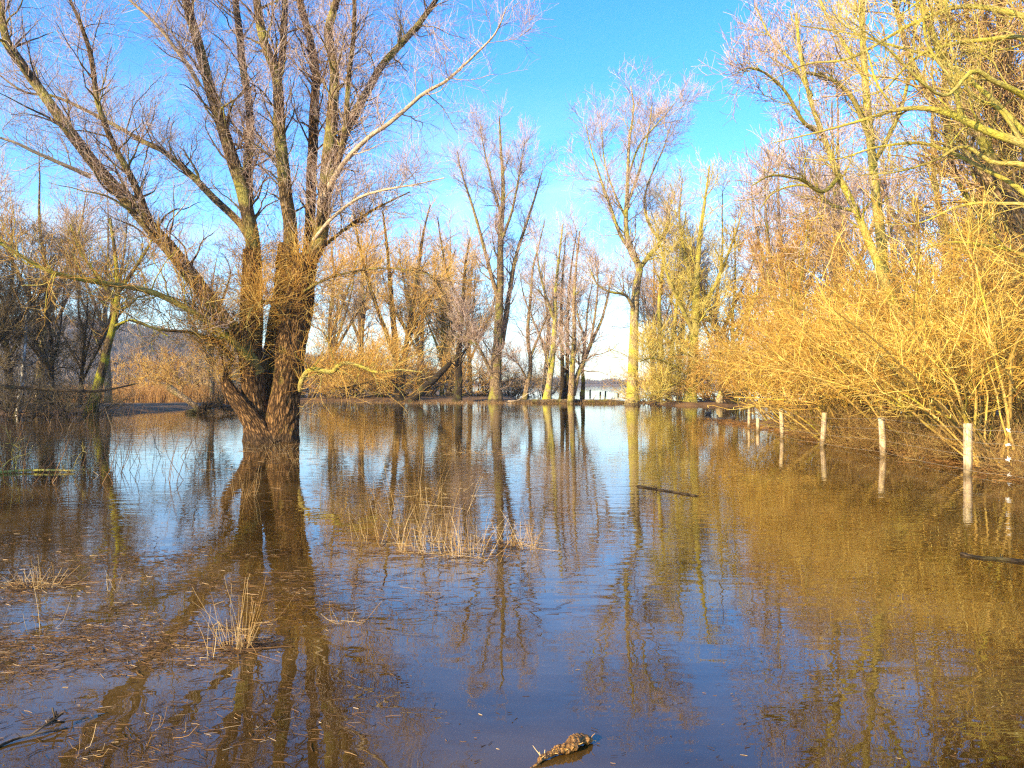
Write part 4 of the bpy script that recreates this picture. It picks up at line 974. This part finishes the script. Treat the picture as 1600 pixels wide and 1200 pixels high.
# logs and branches on the water
def wl(px, py, z=.01):
    p = onwater(px, py); p[2] = z; return p
log('floating_branch', 'dark thin branch floating in the golden water right of centre', [wl(995, 760), wl(1020, 764, .004), wl(1050, 769, .006), wl(1092, 776)], .022, .012, 'dark_bark', 31, shoots=2, L=(.06, .2), cat='branch')
log('floating_branch', 'black branch floating at the right edge below the nearest post', [wl(1500, 866), wl(1530, 872, .004), wl(1570, 875, .004), wl(1640, 884)], .016, .02, 'dark_bark', 32, shoots=3, L=(.06, .25), cat='branch')
log('floating_branch', 'yellow-lit branch lying in the water at the left edge', [wl(-20, 742, .02), wl(35, 738, .03), wl(80, 738, .04), wl(118, 738, .03)], .024, .016, 'lit_bark', 33, shoots=9, L=(.4, 1.0), cat='branch')  # its yellow bark colour stands for sunlight
log('sunken_branch', 'brown forked branch lying in the bottom left corner', [wl(-30, 1180, .0), wl(20, 1160, .01), wl(60, 1150, .012), wl(105, 1138, .0)], .007, .004, 'grey_bark', 34, shoots=2, L=(.12, .3), cat='branch')
log('sunken_branch', 'straight pale stick on the water left of the bottom stalks', [wl(255, 1107, .004), wl(300, 1103, .006), wl(360, 1098, .004)], .0014, .001, 'grey_bark', 35, shoots=0, cat='branch')
log('floating_branch', 'long thin pale reed floating in the blue middle foreground', [wl(560, 983, .004), wl(620, 990, .006), wl(690, 997, .004)], .0013, .001, 'grey_bark', 36, shoots=0, cat='branch')
log('debris_bar', 'low dark bar of flood debris across the lake gap', [at(800, 629, 66), at(850, 627, 66), at(905, 627, 65.8), at(945, 628, 65.5), at(978, 629, 65)], .16, .18, 'grey_bark', 38, shoots=40, L=(.3, 1.0), cat='debris', rough=.3)

def muddy_root():
    rng = np.random.default_rng(61)
    pts = [wl(828, 1203, .0), wl(845, 1190, .012), wl(860, 1184, .018), wl(875, 1180, .022), wl(892, 1172, .026), wl(908, 1165, .026), wl(922, 1158, .012)]
    P = spline(pts, 150); t = np.linspace(0, 1, 150)
    P[:, :2] += .010 * np.column_stack([np.sin(t * 21), np.sin(t * 17 + 1)])
    R = np.interp(t, [0, .1, .25, .38, .5, .62, .78, .92, 1], [.004, .008, .011, .013, .019, .021, .025, .018, .005])
    base = P.mean(0); root = thing('muddy_root', base, 'knobbly orange brown root breaking the water at the bottom edge', 'root')
    V, Q, A = tubes(P[None], R[None], 48, .12, 0, rng)
    ax = np.repeat(P, 48, axis=0); rr = np.repeat(R, 48)
    nz = np.array([mnoise.fractal(Vector(v) * 15, .9, 2.1, 3) for v in V]) + .45 * np.array([mnoise.fractal(Vector(v) * 70, .7, 2.1, 4) for v in V])
    V = V + norm(V - ax) * (np.clip(nz, -.8, .9) * rr * .62)[:, None]
    mesh_obj('stem', V - base, Q, M['mudlog'], root, attrs=A)
    a, b = grow(rng, P[None], R[None], 26, t=(.1, 1), ang=(50, 90), L=(.02, .07), rr=.3, rmax=.003, rtip=.0012, K=4, wig=.2, up=.4, curve=.3, minz=-.05)
    tube_obj('rootlets', [(a, b, 3)], M['straw'], root, base, rng=rng)
muddy_root()

# ------------------------------------------------------------------ fence
def make_post(px, py, ptop, wpx, label, seed, lean=(0, 0)):
    rng = np.random.default_rng(seed)
    b = onwater(px, py); Y = b[1]; b[2] = 0
    h = (py - ptop) / F * Y; r0 = wpx / 2 / F * Y
    k, S = 26, 24
    z = np.concatenate([np.linspace(-.45, h, k - 2), [h + .002, h + .004]])
    a = np.arange(S) * 2 * PI / S
    rr = np.full((k, S), r0) * (1 + .05 * np.sin(3 * a + 1.1)[None] + .03 * np.sin(z[:, None] * 9 + 2 * a[None])) * rng.uniform(.985, 1.015, (k, S))
    rr[-2] *= .93; rr[-1] *= .0
    cx = lean[0] * z + .006 * np.sin(z * 4); cy = lean[1] * z
    V = np.stack([cx[:, None] + rr * np.cos(a), cy[:, None] + rr * np.sin(a), np.broadcast_to(z[:, None], (k, S)) + .006 * (np.arange(k) > k - 4)[:, None] * np.sin(2 * a)], -1).reshape(-1, 3)
    ix = np.arange(k * S).reshape(k, S); nx = np.roll(ix, -1, 1)
    Q = np.stack([ix[:-1], nx[:-1], nx[1:], ix[1:]], -1).reshape(-1, 4)
    o = mesh_obj('fence_post', V, Q, M['post'])
    o.location = [float(v) for v in b]
    tag(o, label, 'fence post', 'fence posts along the right bank')
    return b, h
posts = [make_post(1512, 739, 662, 12.5, 'nearest and largest greyish fence post at the right edge of the water', 71, (.015, .02)),
         make_post(1380, 711, 653, 9.5, 'second nearest fence post, a pale round stake with its foot in litter', 72, (-.04, .03)),
         make_post(1285, 696, 645, 8, 'third fence post, the brightest, leaning slightly right', 73, (.06, -.02)),
         make_post(1222, 684, 639, 6.5, 'fourth fence post, slim and pale, before the hazels thin out', 74, (-.03, 0)),
         make_post(1184, 674, 654, 5.5, 'fifth fence post, short and half hidden by drift', 75, (0, 0)),
         make_post(1170, 668, 636, 4.5, 'farthest fence post, thin against the last hazel', 76, (0.02, 0))]
def make_wires():
    rng = np.random.default_rng(81)
    pts = [np.array([8.55, 11.0, 0]), np.array([8.32, 13.2, 0])] + [p for p, h in posts]
    root = thing('wire_fence', (8.4, 16., 0), 'four slack fence wires with white tape ties on the right bank', 'fence')
    base = np.array([8.4, 16., 0])
    for zz in (.86, .62, .36, .08):
        path_ = []
        for i, p in enumerate(pts):
            s = min(1., .95 if i < 4 else .85)
            path_.append(p + [(-.075 if i > 1 else 0), 0, zz * s])
        P = spline(path_, 90)[None]
        P[0, :, 2] -= .02 * np.abs(np.sin(np.linspace(0, 7 * PI, 90)))
        w = tube_obj('wire', [(P, np.full((1, 90), .0028), 4)], M['wire'], root, base, rng=rng)
        c = path_[1]
        n = 7
        d = norm(rng.normal(0, 1, (n, 3)) * [[1.3, .6, .8]])
        Pk = np.stack([c - d * .012, c + d * .02, c + d * .05], 1)
        tube_obj('tape_tie', [(Pk, np.tile([[.012, .012, .004]], (n, 1)), 5)], M['white'], w, base, rng=rng)
make_wires()
# far posts out in the lake
rng = np.random.default_rng(91)
for px, py, h, lab in [(922, 617, 8, 'thickest dark post far out in the lake gap'), (907, 617, 5, 'thin dark post at the left of the lake gap, beside the cluster'), (938, 617, 5, 'dark post in the middle of the lake gap'), (946, 617, 6, 'dark post right of the middle of the lake gap'), (966, 618, 3.5, 'short dark post beside the tallest pale tree')]:
    b = onwater(px, py); b[2] = 0
    P = np.array([[[0, 0, -.4], [0, 0, .3], [.02, 0, h / F * b[1]], [.02, 0, h / F * b[1] + .02]]]); R = np.array([[.12, .12, .11, .01]])
    o = tube_obj('lake_post', [(P, R, 10)], M['dark_bark'], rough=.05, rng=rng)
    o.location = [float(v) for v in b]
    tag(o, lab, 'post', 'far posts in the lake')

# ------------------------------------------------------------------ ducks
def make_duck(px, py, rz, label):
    b = onwater(px, py); b[2] = 0
    root = thing('duck', b, label, 'duck', 'dark ducks by the far end of the hazels')
    k, S = 18, 16
    t = np.linspace(0, 1, k)
    x = np.interp(t, [0, .12, .5, .85, 1], [-.20, -.15, 0, .13, .17]); zc = np.interp(t, [0, .12, .5, .85, 1], [.10, .075, .05, .06, .09])
    w = np.interp(t, [0, .1, .3, .6, .85, 1], [.004, .03, .08, .09, .06, .004])
    a = np.arange(S) * 2 * PI / S
    def skin(x, zc, w, hy, name, m, parent):
        V = np.stack([np.broadcast_to(x[:, None], (len(x), S)), w[:, None] * np.cos(a), zc[:, None] + hy * w[:, None] * np.sin(a)], -1).reshape(-1, 3)
        ix = np.arange(len(V)).reshape(len(x), S); nx = np.roll(ix, -1, 1)
        return mesh_obj(name, V, np.stack([ix[:-1], nx[:-1], nx[1:], ix[1:]], -1).reshape(-1, 4), m, parent)
    # neck and head continue the body as one skin: body then a raised head
    P = spline([(-.20, 0, .11), (-.12, 0, .07), (0, 0, .05), (.10, 0, .07), (.145, 0, .13), (.16, 0, .19), (.185, 0, .215), (.215, 0, .21)], 40)
    R = np.interp(np.linspace(0, 1, 40), [0, .14, .3, .45, .58, .68, .8, .9, 1], [.006, .05, .09, .08, .042, .032, .042, .036, .006])
    tube_obj('body', [(P[None], R[None], 16)], M['duck'], root)
    skin(np.array([.20, .22, .25, .262]), np.array([.208, .206, .202, .20]), np.array([.016, .014, .011, .003]), .5, 'bill', M['duckbill'], root)
    root.rotation_euler = (0, 0, rz)
for px, py, rz, lab in [(1106, 648, .3, 'small dark duck swimming farthest away near the snapped stump'), (1127, 657, 3.0, 'dark duck on the left of the nearer pair'), (1143, 656, .2, 'dark duck on the right of the nearer pair')]:
    make_duck(px, py, rz, lab)

# ------------------------------------------------------------------ light, sky, camera
SUN_EL, SUN_AZ = math.radians(21), math.radians(223)     # azimuth clockwise from +Y; behind the lens on the left
sd = Vector((math.cos(SUN_EL) * math.sin(SUN_AZ), math.cos(SUN_EL) * math.cos(SUN_AZ), math.sin(SUN_EL)))
sun = bpy.data.lights.new('sun', 'SUN'); sun.energy = 5.0; sun.angle = math.radians(.5); sun.color = (1, .79, .44)
so = bpy.data.objects.new('sun', sun); C.objects.link(so)
so.rotation_euler = (-sd).to_track_quat('-Z', 'Y').to_euler()
so.location = (0, -20, 30)

w = bpy.data.worlds.new('World'); scene.world = w; w.use_nodes = True
nt = w.node_tree
for n_ in list(nt.nodes): nt.nodes.remove(n_)
out = nt.nodes.new('ShaderNodeOutputWorld'); bg = nt.nodes.new('ShaderNodeBackground')
sky = nt.nodes.new('ShaderNodeTexSky'); sky.sky_type = 'NISHITA'; sky.sun_disc = False
sky.sun_elevation = SUN_EL; sky.sun_rotation = SUN_AZ; sky.dust_density = .4; sky.ozone_density = 2.0
hs = nt.nodes.new('ShaderNodeHueSaturation'); hs.inputs['Saturation'].default_value = 1.42
nt.links.new(sky.outputs[0], hs.inputs['Color'])
tint = nt.nodes.new('ShaderNodeMix'); tint.data_type = 'RGBA'; tint.blend_type = 'MULTIPLY'; tint.inputs[0].default_value = 1
tint.inputs[7].default_value = (.86, 1.0, 1.2, 1)
nt.links.new(hs.outputs[0], tint.inputs[6]); 
# a few thin wisps of cloud low in the sky
tc = nt.nodes.new('ShaderNodeTexCoord'); mp = nt.nodes.new('ShaderNodeMapping'); mp.inputs['Scale'].default_value = (3, 3, 9)
nt.links.new(tc.outputs['Generated'], mp.inputs[0])
cn = nt.nodes.new('ShaderNodeTexNoise'); cn.inputs['Scale'].default_value = 1.6; cn.inputs['Detail'].default_value = 6; cn.inputs['Distortion'].default_value = .5
nt.links.new(mp.outputs[0], cn.inputs['Vector'])
cm = nt.nodes.new('ShaderNodeMapRange'); cm.inputs['From Min'].default_value = .5; cm.inputs['From Max'].default_value = .78; nt.links.new(cn.outputs['Fac'], cm.inputs[0])
sz = nt.nodes.new('ShaderNodeSeparateXYZ'); nt.links.new(tc.outputs['Generated'], sz.inputs[0])
bd = nt.nodes.new('ShaderNodeMapRange'); bd.inputs['From Min'].default_value = .36; bd.inputs['From Max'].default_value = .12; bd.inputs['To Max'].default_value = .8; nt.links.new(sz.outputs['Z'], bd.inputs[0])
cf = nt.nodes.new('ShaderNodeMath'); cf.operation = 'MULTIPLY'; nt.links.new(cm.outputs[0], cf.inputs[0]); nt.links.new(bd.outputs[0], cf.inputs[1])
cx = nt.nodes.new('ShaderNodeMix'); cx.data_type = 'RGBA'; cx.inputs[7].default_value = (3.6, 3.9, 4.4, 1)
nt.links.new(cf.outputs[0], cx.inputs[0]); nt.links.new(tint.outputs[2], cx.inputs[6]); nt.links.new(cx.outputs[2], bg.inputs['Color']); bg.inputs['Strength'].default_value = .14
nt.links.new(bg.outputs[0], out.inputs['Surface'])

HAZE = .00028
if HAZE:
    x0, x1, y0, y1, z0, z1 = -2700, 2700, -250, 3100, -3, 130
    V = [(x, y, z) for z in (z0, z1) for y in (y0, y1) for x in (x0, x1)]
    Q = [(0, 2, 3, 1), (4, 5, 7, 6), (0, 1, 5, 4), (2, 6, 7, 3), (0, 4, 6, 2), (1, 3, 7, 5)]
    m, nt2, out2 = new_mat('haze air')
    pv = nt2.nodes.new('ShaderNodeVolumePrincipled'); pv.inputs['Density'].default_value = HAZE
    pv.inputs['Color'].default_value = (.9, .93, 1, 1); pv.inputs['Anisotropy'].default_value = .2
    nt2.links.new(pv.outputs[0], out2.inputs['Volume'])
    tag(mesh_obj('haze', V, Q, m, smooth=False), kind='stuff')

cam = bpy.data.cameras.new('camera'); co = bpy.data.objects.new('camera', cam); C.objects.link(co)
cam.sensor_width = 36; cam.lens = 36 * F / 1600; cam.clip_end = 6000; cam.clip_start = .05
co.location = (0, 0, H); co.rotation_euler = (math.radians(90), 0, 0)
scene.camera = co
scene.view_settings.view_transform = 'Standard'; scene.view_settings.look = 'None'
scene.view_settings.exposure = 1.4; scene.view_settings.gamma = 1
scene.cycles.use_denoising = False
scene.cycles.pixel_filter_type = 'BLACKMAN_HARRIS'; scene.cycles.filter_width = 1.3
scene.cycles.max_bounces = 6; scene.cycles.diffuse_bounces = 3; scene.cycles.glossy_bounces = 3
scene.cycles.transparent_max_bounces = 8
